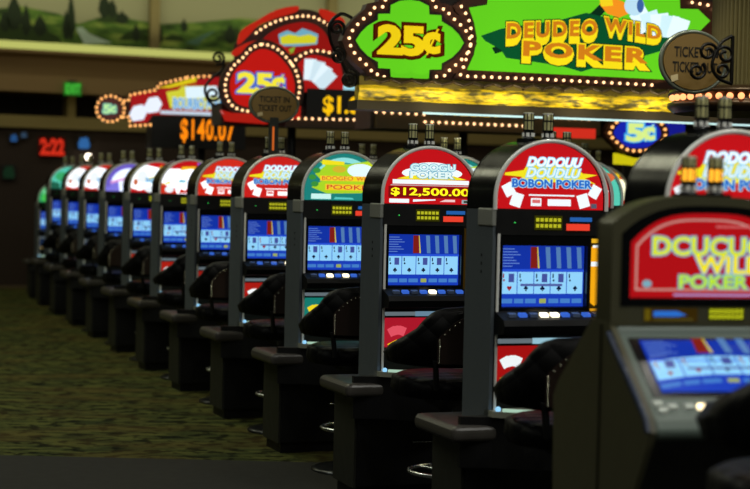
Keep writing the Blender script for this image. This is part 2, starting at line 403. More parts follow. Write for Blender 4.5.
# ------------------------------------------------------------------ the upright machine
_cache = {}
def cached(key, fn):
    if key not in _cache: _cache[key] = fn()
    return _cache[key]
def m_shell():
    g = MB(); O = arch(.25, 1.55, 1.50); I = arch(.238, 1.55, 1.50)
    g.band(O, I, 0, .32, BLACKGLOSS); g.prism(O, .30, .32, BLACKGLOSS); g.box(-.238, .238, .28, .30, .60, 1.5, BLACK)
    g.box(-.238, .238, .015, .29, 1.496, 1.503, BLACK); g.flat(O, .03, BLACK)
    return g.mesh('dome_shell')
def m_side(s):
    g = MB(); x0, x1 = (-.25, -.236) if s < 0 else (.236, .25)
    g.box(x0, x1, 0, .32, .595, 1.50, PANEL)
    xs = x0 - .002 if s < 0 else x1 + .002
    for z in (1.30, 1.265, 1.23): g.box(min(xs, x0), max(xs, x1), .12, .13, z, z + .012, DARK)
    return g.mesh('side_panel')
def m_bracket(s):
    g = MB(); x = s * .25
    g.box(min(x - s * .014, x + s * .006), max(x - s * .014, x + s * .006), -.006, .17, 1.43, 1.505, BRACKET); return g.mesh('hinge_bracket')
def m_trim():
    g = MB(); g.tube([(x, -.002, z) for x, z in arch(.243, 1.55, 1.50, 36)], .009, TRIM, 8); return g.mesh('chrome_arch')
def m_jamb():
    g = MB(); g.tube([(-.226, -.006, 1.40), (-.226, -.006, .66)], .0065, TRIM, 8); return g.mesh('chrome_jamb')
def m_header():
    g = MB(); g.box(-.238, .238, -.008, .05, 1.395, 1.497, BLACK); return g.mesh('header_panel')
def m_led(): 
    g = MB(); g.box(-.075, .045, -.012, -.008, 1.418, 1.478, E('3c3c08', .7))
    for r in range(2):
        for k in range(6): g.rect(-.07 + k * .019, -.056 + k * .019, 1.428 + r * .025, 1.443 + r * .025, -.0125, E('c8c828', .8))
    return g.mesh('readout')
def m_bezel():
    g = MB(); g.box(-.225, .185, .03, .06, 1.05, 1.395, BLACK)
    g.band([(-.225, 1.062), (.172, 1.062), (.172, 1.395), (-.225, 1.395)], [(-.206, 1.09), (.164, 1.09), (.164, 1.352), (-.206, 1.352)], -.004, .035, BLACKGLOSS, False, True)
    g.box(.172, .238, .0, .05, 1.05, 1.395, BLACK); return g.mesh('monitor_bezel')
def m_bill():
    g = MB(); g.box(.176, .218, -.008, .0, 1.07, 1.385, P('amber_print', '60460a', .3))
    return g.mesh('bill_acceptor')
def m_bill_lit():
    g = MB(); A = E('f4a814'); g.flat([(.178, 1.11), (.196, 1.095), (.216, 1.11), (.216, 1.35), (.178, 1.35)], -.0085, A); g.rect(.178, .216, 1.365, 1.383, -.0085, E('e8b020')); g.rect(.178, .216, 1.265, 1.285, -.009, W_); g.rect(.184, .21, 1.345, 1.356, -.009, W_); g.rect(.178, .214, 1.072, 1.085, -.0085, E('d09018'))
    return g.mesh('lit_panel')
def m_deck():
    g = MB(); g.prismx([(.03, 1.085), (-.11, 1.045), (-.125, 1.02), (-.11, .985), (.03, .975)], -.236, .236, P('deck_plastic', '08090c', .55, 0, .2)); return g.mesh('button_deck')
def m_button(lit):
    g = MB(); mat = {0: P('button_plastic', '5a6a8a', .25), 1: E('fff0c8', 3.0), 2: E('3a6ad8', .8)}[lit]
    g.prismx([(.0, .012), (.0, 0), (-.026, -.0075), (-.026, .006)], -.016, .016, mat); return g.mesh('button')
def m_belly_box():
    g = MB(); g.box(-.236, .236, .06, .29, .60, .98, BLACK); g.box(-.236, -.222, .0, .06, .64, .98, BLACKGLOSS); g.box(.222, .236, 0, .06, .64, .98, BLACKGLOSS); return g.mesh('belly_cabinet')
def m_belly_glass(kind):
    g = MB(); base, spot, top = kind
    g.box(-.215, .215, .045, .06, .70, .955, DARK); g.rect(-.21, .21, .775, .925, .0445, E(base, .75)); g.rect(-.21, .21, .935, .955, .0445, E('8898a0', .5))
    g.rect(-.05, .12, .932, .957, .044, E(top, .9))
    fan(g, -.135, .862, .034, .0435, 5, .5, -.22, E(spot)); g.flat([(-.19, .79), (-.14, .815), (-.13, .80), (-.18, .78)], .043, E('f0c818'))
    g.disc(.1, .84, .06, .04, .0435, E(top, .8)); return g.mesh('belly_glass')
def m_shelf():
    g = MB(); n = 14; pts = [(-.25, .0), (-.25, -.03)] + [(-.25 + .50 * k / n, -.05 - .15 * math.sin(PI * k / n)) for k in range(n + 1)] + [(.25, -.03), (.25, 0), (.25, .05), (-.25, .05)]
    g.prismz(pts, .635, .66, P('shelf_laminate', '9a9c8c', .3)); g.tube([(x_, y_ + .012, .666) for x_, y_ in pts[3:13]], .008, E('b0d4bc', .85), 6); g.sphere((-.225, -.045, .668), .012, E('8cc8f0', 1.2)); return g.mesh('belly_shelf')
def m_apron():
    g = MB(); n = 14; pts = [(-.36, .02), (-.30, -.01)] + [(-.24 + .48 * k / n, -.03 - .14 * math.sin(PI * k / n)) for k in range(n + 1)] + [(.30, -.01), (.36, .02), (.36, .05), (-.36, .05)]
    g.prismz(pts, .42, .634, BLACK); return g.mesh('apron')
def m_ledge(w0, w1):
    g = MB(); g.box(-w0, w1, -.04, .48, .53, .60, LEDGE); return g.mesh('ledge')
def m_base(w0, w1):
    g = MB(); g.box(-w0, w1, .055, .425, .06, .53, BASE); g.box(-w0 + .02, w1 - .02, .08, .41, .0, .06, BLACK); return g.mesh('pedestal')
def m_kick(w0, w1):
    g = MB(); g.box(-w0 + .012, w1 - .012, .04, .055, .07, .525, BLACK); return g.mesh('front_door')
def m_handle():
    g = MB(); g.tube([(-.05, .04, .29), (-.05, .02, .29), (.05, .02, .29), (.05, .04, .29)], .005, CHROME, 6); return g.mesh('door_handle')
def candle_base():
    g = MB(); g.lathe([(.027, 0), (.027, .008), (.021, .010), (.021, .034), (.025, .036), (.025, .042)], 0, 0, BLACKGLOSS, 16)
    for k in range(6):
        a = k * PI / 3; g.box(.02 * math.cos(a) - .006, .02 * math.cos(a) + .006, .02 * math.sin(a) - .006, .02 * math.sin(a) + .006, .012, .028, TRIM)
    return g.mesh('candle_base')
def candle_tube(lit=None):
    g = MB(); g.lathe([(.021, .042), (.021, .078)], 0, 0, TUBEGLASS if not lit else lit, 16)
    g.lathe([(.021, .084), (.021, .112), (.017, .116)], 0, 0, TUBEGLASS, 16)
    g.lathe([(.0225, .078), (.0225, .084)], 0, 0, BLACK, 16); g.lathe([(.0225, .11), (.0225, .114)], 0, 0, TRIM, 16)
    for k in range(8):
        a = k * PI / 4 + .2; g.box(.0212 * math.cos(a) - .0018, .0212 * math.cos(a) + .0018, .0212 * math.sin(a) - .0018, .0212 * math.sin(a) + .0018, .042, .112, BLACK)
    return g.mesh('candle_tube')
def add_candles(t, z, y, lit=None, dz=0.0):
    st = MB().box(-.08, .08, y - .035, y + .035, z - .02, z + .004, BLACKGLOSS); part('candle_mount', st, t)
    for x in (-.043, .043):
        b = link('candle', cached('cb', candle_base), t, (x, y, z)); link('candle_lamp', cached(('ct', str(lit)), lambda: candle_tube(lit)), b)

def machine(x, y, rz, label, art, art_key, belly, cards, litb, group, ledge=(.41, .30), front=True, screen=True, H=1.0, name='video_poker_machine', bill=False):
    t = thing(name, label, 'slot machine', (x, y, 0), rz, group)
    t.scale = (1.08 * H, .84 * H, H)
    C_ = lambda nm, key, fn, par=t, **k: link(nm, cached(key, fn), par, **k)
    C_('dome_shell', 'shell', m_shell)
    C_('side_panel', 'sideL', lambda: m_side(-1)); C_('side_panel', 'sideR', lambda: m_side(1))
    C_('hinge_bracket', 'brL', lambda: m_bracket(-1), bevel=(.006, 2))
    C_('chrome_arch', 'trim', m_trim); C_('chrome_jamb', 'jamb', m_jamb)
    def mk():
        g = MB(); l = MB(); art(g, l); return g.mesh('marquee_glass'), (l.mesh('lettering') if l.v else None)
    gm, lm = cached(('art', art_key), mk)
    mq = link('marquee_glass', gm, t)
    if lm is not None: link('lettering', lm, mq)
    hp = C_('header_panel', 'hdr', m_header)
    C_('readout', 'led', m_led, hp, label='yellow lit number readout')
    link('service_button', cached('rb', lambda: MB().box(.065, .165, -.016, -.008, 1.417, 1.445, E('e8402c')).mesh('service_button')), hp, label='red lit service button')
    link('card_slot', cached('cs', lambda: MB().box(.08, .175, -.014, -.008, 1.455, 1.473, E('2c6cc0', .7)).mesh('card_slot')), hp, label='blue lit card slot')
    link('status_light', cached('sl', lambda: MB().sphere((-.16, -.01, 1.447), .003, E('40e060', 1)).mesh('status_light')), hp)
    mb_ = C_('monitor_bezel', 'bez', m_bezel)
    link('screen', cached(('scr', cards), lambda: screen_mesh(-.204, .162, 1.092, 1.35, .028, cards, held=(len(set(cards)) > 1))), mb_)
    ba = C_('bill_acceptor', 'bill', m_bill)
    if bill: C_('lit_panel', 'billlit', m_bill_lit, ba, label='amber lit bill panel')
    dk = C_('button_deck', 'deck', m_deck)
    for k in range(9):
        lit = 1 if k in litb else (2 if k % 2 else 0)
        link('button', cached(('but', lit), lambda: m_button(lit)), dk, (-.185 + .046 * k, -.055, 1.0605))
    C_('belly_cabinet', 'bb', m_belly_box); C_('belly_glass', ('bg', belly), lambda: m_belly_glass(belly))
    if front: C_('belly_shelf', 'shf', m_shelf); C_('apron', 'apr', m_apron)
    C_('ledge', ('ldg', ledge), lambda: m_ledge(ledge[0], ledge[1]), bevel=(.028, 4))
    C_('pedestal', ('bas', ledge), lambda: m_base(ledge[0] - .07, ledge[1] - .07))
    fd = C_('front_door', ('kik', ledge), lambda: m_kick(ledge[0] - .07, ledge[1] - .07)); C_('door_handle', 'hnd', m_handle, fd)
    add_candles(t, 1.802, .17)
    return t

YAW = math.radians(21)
cy, sy = math.cos(YAW), math.sin(YAW)
def front_centre(i):
    X = .49 - .465 * (i - 1); Y = 6.67 + 1.37 * (i - 1)
    return X + .27 * cy, Y + .27 * sy
RB = ('b81414', 'eef4f4', '9ac8d8')
ROW = {
 0: ('red-domed video poker machine mostly hidden behind the wide foreground machine', lambda g, l: art_double(g, l), 'dbl', RB, 'HCSDC', (3,)),
 1: ('video poker machine whose red marquee reads BOBON POKER, amber bill panel beside its screen', lambda g, l: art_double(g, l), 'dbl', RB, 'HSCCS', (3, 4)),
 2: ('video poker machine with a red dome marquee showing $12,500.00 in yellow digits', art_good, 'good', ('c01c30', 'e05060', '6a8aa0'), 'CCCCC', (4,)),
 3: ('video poker machine with a teal green dome marquee with yellow banners and white cloud', art_island, 'isl', ('1c8a7c', 'f0d820', 'b0e0e8'), 'SSSSS', (2, 4)),
 4: ('video poker machine with red dome marquee under the oval bronze ticket sign', lambda g, l: art_double(g, l, E('c8201c'), E('ffffff', 1.1)), 'dbl2', ('c02018', 'ffffff', '7ac0a0'), 'SHCSD', (5,)),
 5: ('video poker machine with red marquee, just left of the oval bronze sign', lambda g, l: art_double(g, l, E('d02c1c'), E('ffffff', 1.2)), 'dbl3', ('a82018', 'e8e8e8', '6a90b0'), 'CHSDC', (6,)),
 6: ('video poker machine with a white dome marquee with violet corner, mid-row', art_black, 'blk', ('c02418', 'f4f4f4', 'd8e8f0'), 'DCHSC', (5,)),
 7: ('poker machine with pale, red-banded marquee, just left of the white and violet one', lambda g, l: art_bonus_far(g, l), 'bf', ('c83018', 'f4e040', 'd8e8f0'), 'HCDSC', (6,)),
 8: ('video poker machine with a pale violet and blue dome marquee far down the row', art_violet, 'vio', ('3048c0', 'e8d0f0', 'a8d8f0'), 'CCHSD', (4,)),
 9: ('poker machine with yellow-topped white marquee, just left of the violet one', lambda g, l: art_bonus_far(g, l, 'c8281c', 'f4d81c', 'f0f8ff'), 'bf2', ('2a4aa8', 'c8e4f4', '88d0e0'), 'SCHSD', (4,)),
 10: ('poker machine with white, red and orange marquee, third from the far end', lambda g, l: art_bonus_far(g, l, 'd02818', 'f0a018', 'f4fbff'), 'bf3', ('c82820', 'f4f8f8', 'd0e8f0'), 'SCHDD', (3,)),
 11: ('video poker machine with teal marquee, second from the far end of the row', art_teal_far, 'tf', ('204890', '90c8f0', '70b0c0'), 'HHCSD', (4,)),
 12: ('smaller video poker machine with green marquee at the far left end of the row', art_green, 'grn', ('102040', '406080', '305060'), 'HHCSD', ()),
}
G_ROW = 'video poker machines standing in the long row'
for i in range(13):
    x, y = front_centre(i); lab, art, key, belly, cards, litb = ROW[i]
    machine(x, y, YAW, lab, art, key, belly, cards, litb, G_ROW, front=(i != 0), H=(.875 if i == 12 else 1.0), bill=(i == 1))
# second bank, seen in slices between and beside the first row
G_B = 'video poker machines of the bank behind'
for (x, y, lab, art, key) in (
    (.52, 10.1, 'machine with teal marquee glimpsed between the $12,500.00 and BOBON POKER machines', art_island, 'isl'),
    (1.06, 8.75, 'machine with red marquee edge showing directly behind right side of the BOBON POKER machine', lambda g, l: art_double(g, l), 'dbl'),
    (1.40, 10.6, 'machine with teal marquee edge, second slice behind right side of the BOBON POKER machine', art_teal_far, 'tf'),
    (1.74, 12.4, 'machine with yellow and red marquee edge, rearmost slice behind the BOBON POKER machine', lambda g, l: art_bonus_far(g, l, 'd02818', 'f0d018', 'f4f0c8'), 'bf4'),
    (-.02, 12.0, 'machine behind the $12,500.00 one, only its paired signal lamps showing at the left', art_violet, 'vio')):
    machine(x, y, YAW, lab, art, key, RB, 'HSCCS', (3,), G_B, ledge=(.34, .30), front=False)

# ------------------------------------------------------------------ chairs
def chair_back():
    g = MB(); n = 64; R0, R1 = .235, .29; vs = []; fs = []
    rows = []
    for k in range(n + 1):
        t = k / n; a = math.radians(-118 + 236 * t)  # 0 = straight behind (local -y)
        q = abs(a) / math.radians(118)
        ad = abs(math.degrees(a)); T = ((0, 1.045), (22, 1.036), (32, 1.02), (40, .985), (48, .94), (62, .90), (78, .868), (95, .845), (119, .835))
        for (p0, h0), (p1, h1) in zip(T, T[1:]):
            if p0 <= ad <= p1: top = h0 + (h1 - h0) * (ad - p0) / (p1 - p0)
        bot = .765 + .01 * q
        R0k = R0 + .01 * q; R1k = R1 + .012 * math.sin(PI * q)
        c, s = -math.cos(a), math.sin(a)
        prof = [(R0k, bot), (R1k, bot), (R1k + .015, (bot + top) / 2), (R1k + .01, top - .03), (R1k - .012, top), (R0k + .012, top), (R0k, top - .03), (R0k + .006, (bot + top) / 2)]
        rows.append([(s * r, c * r, z) for r, z in prof])
    m = 8
    for r in rows: vs += r
    for k in range(n):
        for j in range(m): fs.append((k * m + j, (k + 1) * m + j, (k + 1) * m + (j + 1) % m, k * m + (j + 1) % m))
    g.add(vs, fs, LEATHER, True); g.add(rows[0], [tuple(range(m))], LEATHER); g.add(rows[-1], [tuple(range(m - 1, -1, -1))], LEATHER)
    return g.mesh('backrest')
def _bp(a, z, r): return (math.sin(a) * r, -math.cos(a) * r, z)
def chair_panel():
    g = MB(); L = []
    for k in range(9):
        z0 = .785; a = -math.radians(26) + 2 * math.radians(26) * k / 8
        zt = .90 + .10 * math.sin(PI * k / 8)
        L.append([_bp(a, z0 + (zt - z0) * j / 6, .318) for j in range(7)])
    vs = [p for r in L for p in r]
    g.add(vs, [(i * 7 + j, (i + 1) * 7 + j, (i + 1) * 7 + j + 1, i * 7 + j + 1) for i in range(8) for j in range(6)], BROWNPANEL, True)
    vs2 = [_bp(math.atan2(p[0], -p[1]), p[2], .30) for p in vs]
    edge = [i * 7 for i in range(9)] + [56 + j for j in range(1, 7)] + [i * 7 + 6 for i in range(7, -1, -1)] + [j for j in range(5, 0, -1)]
    ne = len(edge)
    g.add([vs[i] for i in edge] + [vs2[i] for i in edge], [(i, (i + 1) % ne, (i + 1) % ne + ne, i + ne) for i in range(ne)], BROWNPANEL)
    return g.mesh('back_panel')
def chair_nails():
    g = MB(); A = math.radians(24)
    pts = [(-A, .79 + .104 * k / 10) for k in range(11)] + [(-A + 2 * A * k / 12, .894 + .095 * math.sin(PI * k / 12)) for k in range(1, 12)] + [(A, .894 - .104 * k / 10) for k in range(11)]
    for a, z in pts: g.sphere(_bp(a, z, .320), .0055, NAIL, 6, 4)
    return g.mesh('nailhead_trim')
def chair_seat():
    g = MB(); g.lathe([(.20, .60), (.25, .61), (.265, .64), (.26, .69), (.225, .705), (.0, .715)], 0, .03, LEATHER, 28); return g.mesh('seat')
def chair_post():
    g = MB(); g.lathe([(.055, .02), (.035, .05), (.035, .54), (.10, .57), (.13, .60)], 0, .02, DARK, 16); return g.mesh('post')
def chair_foot():
    g = MB(); g.lathe([(.225, 0), (.225, .012), (.20, .022), (.06, .03)], 0, .02, P('chair_base_metal', '303234', .3, .8), 28); return g.mesh('floor_plate')
def chair_ring():
    g = MB(); g.tube([(.17 * math.cos(2 * PI * k / 24), .02 + .17 * math.sin(2 * PI * k / 24), .24) for k in range(24)], .010, CHROME, 6, True)
    for k in range(3):
        a = k * 2 * PI / 3; g.tube([(.03 * math.cos(a), .02 + .03 * math.sin(a), .24), (.17 * math.cos(a), .02 + .17 * math.sin(a), .24)], .007, CHROME, 6)
    return g.mesh('foot_ring')
def chair(x, y, rz, label, s=1.0):
    t = thing('swivel_chair', label, 'chair', (x, y, 0), rz, 'black padded chairs in front of the machines')
    t.scale = (1, 1, s)
    link('seat', cached('c1', chair_seat), t); b = link('backrest', cached('c2', chair_back), t)
    for sx_ in (-1, 1): link('back_support', cached(('c8', sx_), lambda: MB().tube([(sx_ * .12, -.22, .66), (sx_ * .14, -.262, .80)], .014, DARK, 8).mesh('back_support')), t)
    link('back_panel', cached('c3', chair_panel), b); link('nailhead_trim', cached('c4', chair_nails), b, label='shiny nailhead studs')
    link('post', cached('c5', chair_post), t); link('floor_plate', cached('c6', chair_foot), t); link('foot_ring', cached('c7', chair_ring), t)
    return t
WHO = {1: 'the BOBON POKER machine', 2: 'the machine showing $12,500.00', 3: 'the teal marquee machine', 4: 'the machine under the oval ticket sign',
       5: 'the red machine left of the oval sign', 6: 'the violet-cornered white marquee machine', 7: 'the machine left of the violet-cornered one', 8: 'the violet blue marquee machine',
       9: 'the yellow topped white marquee machine', 10: 'the third machine from the far end', 11: 'the second machine from the far end'}
rot = [0, -.15, .1, -.05, .12, -.1, .25, .05, -.2, .1, 0, .1]
for i in range(1, 12):
    x, y = front_centre(i); X0 = .49 - .465 * (i - 1); Y0 = 6.67 + 1.37 * (i - 1)
    chair(X0 + (.29 if i == 1 else .335), Y0 - .47 - .04 * (i % 2), YAW * .4 + rot[i], 'black tufted chair with studded back at ' + WHO[i])
chair(1.12, 3.97, math.radians(12), 'black padded chair nearest the camera, in the bottom right corner', 1.26)

# ------------------------------------------------------------------ foreground slant-top machine
FY = math.radians(14)
t = thing('slant_top_poker_machine', 'wide dark slant-top machine with red DCUCUC WILD POKER marquee, right foreground', 'slot machine', (.985, 4.72, 0), FY)
def f_outline(w, ztop, zs, z0, n=20):
    """low arched outline: sides to zs, corner curve, shallow crown to ztop"""
    p = [(-w, z0), (-w, zs)]
    for k in range(1, n):
        x = -w + 2 * w * k / n; q = abs(x) / w; p.append((x, zs + (ztop - zs) * (1 - q ** 3.2)))
    return p + [(w, zs), (w, z0)]
g = MB(); O = f_outline(.308, 1.572, 1.49, 1.19); I = f_outline(.275, 1.540, 1.455, 1.255)
g.band(O, I, -.01, .10, OLIVE, True, True); g.prism(O, .09, .11, OLIVE)
part('top_box', g, t, (.008, 2))
g = MB(); g.band(f_outline(.279, 1.544, 1.46, 1.25), f_outline(.252, 1.522, 1.435, 1.272), -.014, .03, BLACKGLOSS, True, True); part('marquee_frame', g, t)
g = MB(); g.flat(f_outline(.265, 1.530, 1.445, 1.264), .02, E('ae1016', .95))
fr = [f_outline(.222, 1.505, 1.425, 1.292), f_outline(.216, 1.499, 1.421, 1.298)]
g.band(fr[0], fr[1], .0185, .0195, E('d89890', .8), True, True)
g.disc(-.185, 1.312, .015, .011, .0184, E('78a8b8')); g.disc(-.155, 1.438, .008, .008, .0184, E('e8e0e0'))
g.rect(-.10, .2, 1.277, 1.283, .0184, E('9a90c8')); g.rect(.03, .2, 1.480, 1.486, .0184, E('c86060'))
mq = part('marquee_glass', g, t)
g = MB()
g.text('DCUCUC', -.168, .188, 1.398, 1.450, .017, E('d8e010'), E('3aa8e0'), .045, .035)
g.text('WILD', -.03, .19, 1.345, 1.394, .017, E('f0e020'), E('48a8e8'), .045, .035)
g.text('POKER', -.082, .135, 1.300, 1.338, .017, E('b8e020'), E('3098d0'), .045, .035)
part('lettering', g, mq)
g = MB(); g.box(-.30, .30, .0, .10, 1.19, 1.262, BLACK); cp = part('control_strip', g, t)
g = MB(); g.box(-.205, -.035, -.012, 0, 1.203, 1.243, P('amber_print', '60460a', .3)); g.rect(-.175, -.10, 1.218, 1.234, -.0125, E('2c70d0', .9)); g.flat([(-.10, 1.234), (-.07, 1.222), (-.10, 1.218)], -.0125, E('2c70d0', .9)); g.rect(-.203, -.185, 1.206, 1.24, -.0124, E('6a5a10', .7)); g.rect(-.175, -.05, 1.206, 1.212, -.0124, E('5a5020', .7)); part('card_reader', g, cp, label='brown and blue card reader')
g = MB(); g.box(.0, .115, -.012, 0, 1.208, 1.244, E('3a3a08', .7))
for r in range(2):
    for k in range(8): g.rect(.004 + k * .0138, .013 + k * .0138, 1.212 + r * .016, 1.224 + r * .016, -.0125, E('c8d020', .9))
part('readout', g, cp, label='yellow green lit readout')
# slanted playing desk: profile (y forward is negative)
def slope(s): return (-.02 - .27 * s, 1.185 - .205 * s)
g = MB(); g.prismx([(.10, 1.195), (-.01, 1.192), (-.02, 1.165), (-.30, .955), (-.315, .925), (-.30, .90), (.14, .90), (.14, 1.195)], -.2915, .2915, GREYGREEN); dk = part('desk', g, t, (.012, 3))
sl = math.atan2(.205, .27)
def on_slope(mb, u0=.0):
    """lay art drawn in (x, height-along-slope) onto the slanted desk"""
    vs = []
    cs, sn = math.cos(sl), math.sin(sl)
    for x, y, z in mb.v:
        s = z  # distance down from the top of the slope
        py = -.02 - cs * s + sn * y; pz = 1.165 - sn * s - cs * y
        vs.append((x, py, pz))
    mb.v = vs
    return mb
g = MB(); g.box(-.265, .265, -.004, .004, .015, .262, BLACKGLOSS); on_slope(g); part('screen_surround', g, dk, (.006, 2))
sm = screen_mesh(-.235, .225, .245, .032, -.008, 'HHSHC', True)
for v in sm.vertices:
    x, y, z = v.co; q = (x + .005) / .23
    s = z - .022 * (1 - q * q) * (1 if z > .1 else -0) * (.6) - .012 * (1 - q * q)
    py = -.02 - math.cos(sl) * s + math.sin(sl) * y; pz = 1.165 - math.sin(sl) * s - math.cos(sl) * y
    # art drawn with y towards the viewer comes out along the slope's normal
    d = (-y)
    v.co = (x, -.02 - math.cos(sl) * s - math.sin(sl) * d, 1.165 - math.sin(sl) * s + math.cos(sl) * d)
link('screen', sm, dk)
for k, (x, s) in enumerate(((-.262, .287), (-.255, .313), (-.222, .30), (-.172, .30), (-.132, .30), (-.09, .30), (-.03, .30), (.04, .30), (.12, .30))):
    mat = E('ffe8b8', 3.0) if k == 4 else P('pale_button', 'd8e0d8', .3)
    g = MB(); g.box(x - .014, x + .014, -.010, .004, s - .009, s + .009, mat); on_slope(g)
    part('button', g, dk, (.003, 2), **({'label': 'lit cream button'} if k == 4 else {}))
g = MB(); g.tube([(-.317, -.02, 1.17), (-.317, -.302, .958), (-.317, -.316, .925)], .009, P('blue_black_trim', '26324a', .25), 8); part('edge_trim', g, t)
# lower cabinet with flared back
g = MB()
prof = [(.02, 1.20), (.13, 1.20), (.40, .98), (.44, .93), (.42, .55), (.42, .0), (-.12, .0), (-.12, .60), (-.30, .885), (-.318, .925), (-.30, .96), (-.02, 1.185)]
g.prismx(prof, -.31, -.292, OLIVE); part('side_panel', g, t)
g = MB(); g.prismx(prof, .292, .31, OLIVE); part('side_panel', g, t)
g = MB(); g.prismx([(.10, 1.18), (.33, .96), (.34, .0), (-.10, .0), (-.10, .60), (-.24, .90), (-.1, .93)], -.292, .292, BLACK); part('lower_cabinet', g, t)
g = MB(); g.tube([(-.312, .05, 1.19), (-.312, .05, .05)], .003, BLACK, 6); part('panel_seam', g, t)
add_candles(t, 1.575, .06, E('ffb030', 1.6))

# ------------------------------------------------------------------ oval ticket signs
def oval_sign(name, label, px, py, Y, yaw, rx, rz, pole_to=None, faint=1.0):
    pl = Plane(px, py, Y, yaw); z = pl.uv(px, py)[1]
    t = thing(name, label, 'sign', (pl.o.x, pl.o.y, 0), yaw, 'oval ticket signs')
    n = 40; e = lambda k, s: (s * rx * math.cos(2 * PI * k / n), z + s * rz * math.sin(2 * PI * k / n) * (1 if s == 1 else 1))
    g = MB(); g.prism([e(k, .93) for k in range(n)], -.012, .012, P('bronze_face', '7a6234', .5)); fc = part('face', g, t)
    g = MB(); g.tube([(e(k, 1)[0], 0, e(k, 1)[1]) for k in range(n)], .010 * faint, P('dark_rim', '7c8478', .3, .5), 8, True); part('rim', g, t)
    g = MB(); TX = P('sign_print', '15120a', .5)
    g.text('TICKET IN', -rx * .62, rx * .62, z + rz * .15, z + rz * .48, -.0135, TX); part('lettering', g, fc); g = MB()
    g.text('TICKET OUT', -rx * .66, rx * .70, z - rz * .35, z - rz * .02, -.0135, TX)
    part('lettering', g, fc)
    g = MB(); c = P('ticket_print', 'c8b890', .5)
    g.flat([(-rx * .72, z - rz * .50), (-rx * .5, z - rz * .42), (-rx * .48, z - rz * .62), (-rx * .68, z - rz * .70)], -.0135, c); part('ticket_picture', g, fc)
    if pole_to is not None:
        g = MB(); g.box(-.03, .03, -.018, .018, pole_to, z - rz * .72, P('pole_metal', '4a4e4c', .3, .6)); g.box(-.013, .0, -.020, -.018, pole_to + .03, z - rz - .03, E('d86a28', .8)); part('pole', g, t)
    return t
x4, y4 = front_centre(4)
p4 = Vector((x4, y4, 0)) - Vector((sy, -cy, 0)) * .02
k4 = F_PX / p4.y
oval_sign('oval_ticket_sign', 'oval bronze ticket sign on a short pole above a red marquee machine', 274, 105, p4.y, YAW, .172, .118, pole_to=1.795)

# ------------------------------------------------------------------ illuminated signs overhead
_bm = {}
def bulbs(pl, pts, parent, r=.018, mat=BULB, back=0.0):
    me = cached(('bulb', r, mat.name), lambda: MB().sphere((0, 0, 0), r, mat, 10, 6).mesh('bulb'))
    for (px, py) in pts:
        u, v = pl.uv(px, py)
        if py < -14 or px > 775: continue
        link('bulb', me, parent, (u, -.03 + back, v))
def along(pts, step, closed=False, start=0.0):
    """points every step pixels along a polyline"""
    P_ = list(pts) + ([pts[0]] if closed else []); out = []; d = start; acc = 0
    for (a, b) in zip(P_, P_[1:]):
        L = math.hypot(b[0] - a[0], b[1] - a[1])
        while d <= acc + L and L > 0:
            q = (d - acc) / L; out.append((a[0] + (b[0] - a[0]) * q, a[1] + (b[1] - a[1]) * q)); d += step
        acc += L
    return out
def smooth(pts, n=6, closed=False):
    """Catmull-Rom through the points"""
    N = len(pts); out = []
    R = range(N if closed else N - 1)
    for i in R:
        p0 = pts[(i - 1) % N] if closed or i > 0 else pts[i]; p1 = pts[i]; p2 = pts[(i + 1) % N]; p3 = pts[(i + 2) % N] if closed or i + 2 < N else p2
        for k in range(n):
            t = k / n
            out.append(tuple(.5 * (2 * p1[j] + (p2[j] - p0[j]) * t + (2 * p0[j] - 5 * p1[j] + 4 * p2[j] - p3[j]) * t * t + (3 * p1[j] - p0[j] - 3 * p2[j] + p3[j]) * t ** 3) for j in (0, 1)))
    if not closed: out.append(pts[-1])
    return out
def UV(pl, pts): return [pl.uv(*p) for p in pts]
def frame(pl, outer, inner, mat, y0=-.03, y1=.06):
    g = MB(); g.prism(UV(pl, outer), y0 + .012, y1, mat); return g
def scroll(pl, pts, r, turns_end=None, mat=IRON, y=-.02):
    g = MB(); uv = UV(pl, smooth(pts, 5)); g.tube([(u, y, v) for u, v in uv], r, mat, 8); return g
def spiral(cx, cy, r0, r1, a0, a1, n=26):
    return [(cx + (r0 + (r1 - r0) * k / n) * math.cos(a0 + (a1 - a0) * k / n), cy + (r0 + (r1 - r0) * k / n) * math.sin(a0 + (a1 - a0) * k / n)) for k in range(n + 1)]

SY = math.radians(17)
GP = Plane(540, 60, 10.2, SY)
GREEN = E('5fc81e', 1.0)
# canopy that carries the green signs
t = thing('sign_canopy', 'dark canopy with gold carved cornice under the big green signs', 'canopy', (GP.o.x, GP.o.y, 0), SY)
u0, v0 = GP.uv(357, 90); u1, v1 = GP.uv(720, 103); ue = GP.uv(790, 103)[0]
zb = GP.uv(540, 98)[1]
zt = GP.uv(540, 84)[1]; zg = GP.uv(540, 107)[1]; zd = GP.uv(540, 116)[1]
g = MB(); g.prismx([(.05, zt - .055), (-.045, zt - .055), (-.05, zt - .075), (-.03, zg + .02), (-.03, zg), (.05, zg)], u0, ue, GOLD); cor = part('cornice', g, t)
g = MB(); g.prismx([(.05, zt), (-.05, zt - .003), (-.045, zt - .054), (.05, zt - .054)], u0, ue, P('dark_gold', '5e5010', .5)); part('frieze', g, cor, label='darker carved upper band of the gold cornice')  # even, darker gold for the upper band
g = MB()
vine = []
for k in range(241):
    q = k / 240; ph = q * 2 * PI * 22
    vine.append((u0 + .03 + (ue - u0 - .06) * q + .022 * math.sin(2 * ph), -.062, zt - .026 + .017 * math.sin(ph)))
g.tube(vine, .011, WOOD, 5)
part('carving', g, cor, label='dark carved scrolls on the gold cornice')
g = MB(); g.box(u0, ue, -.01, .20, zd, zg, SOFFIT); g.box(u0 + .35, ue, .09, .30, zg, zt + .9, SOFFIT); part('body', g, t)
ut0 = GP.uv(424, 110)[0]
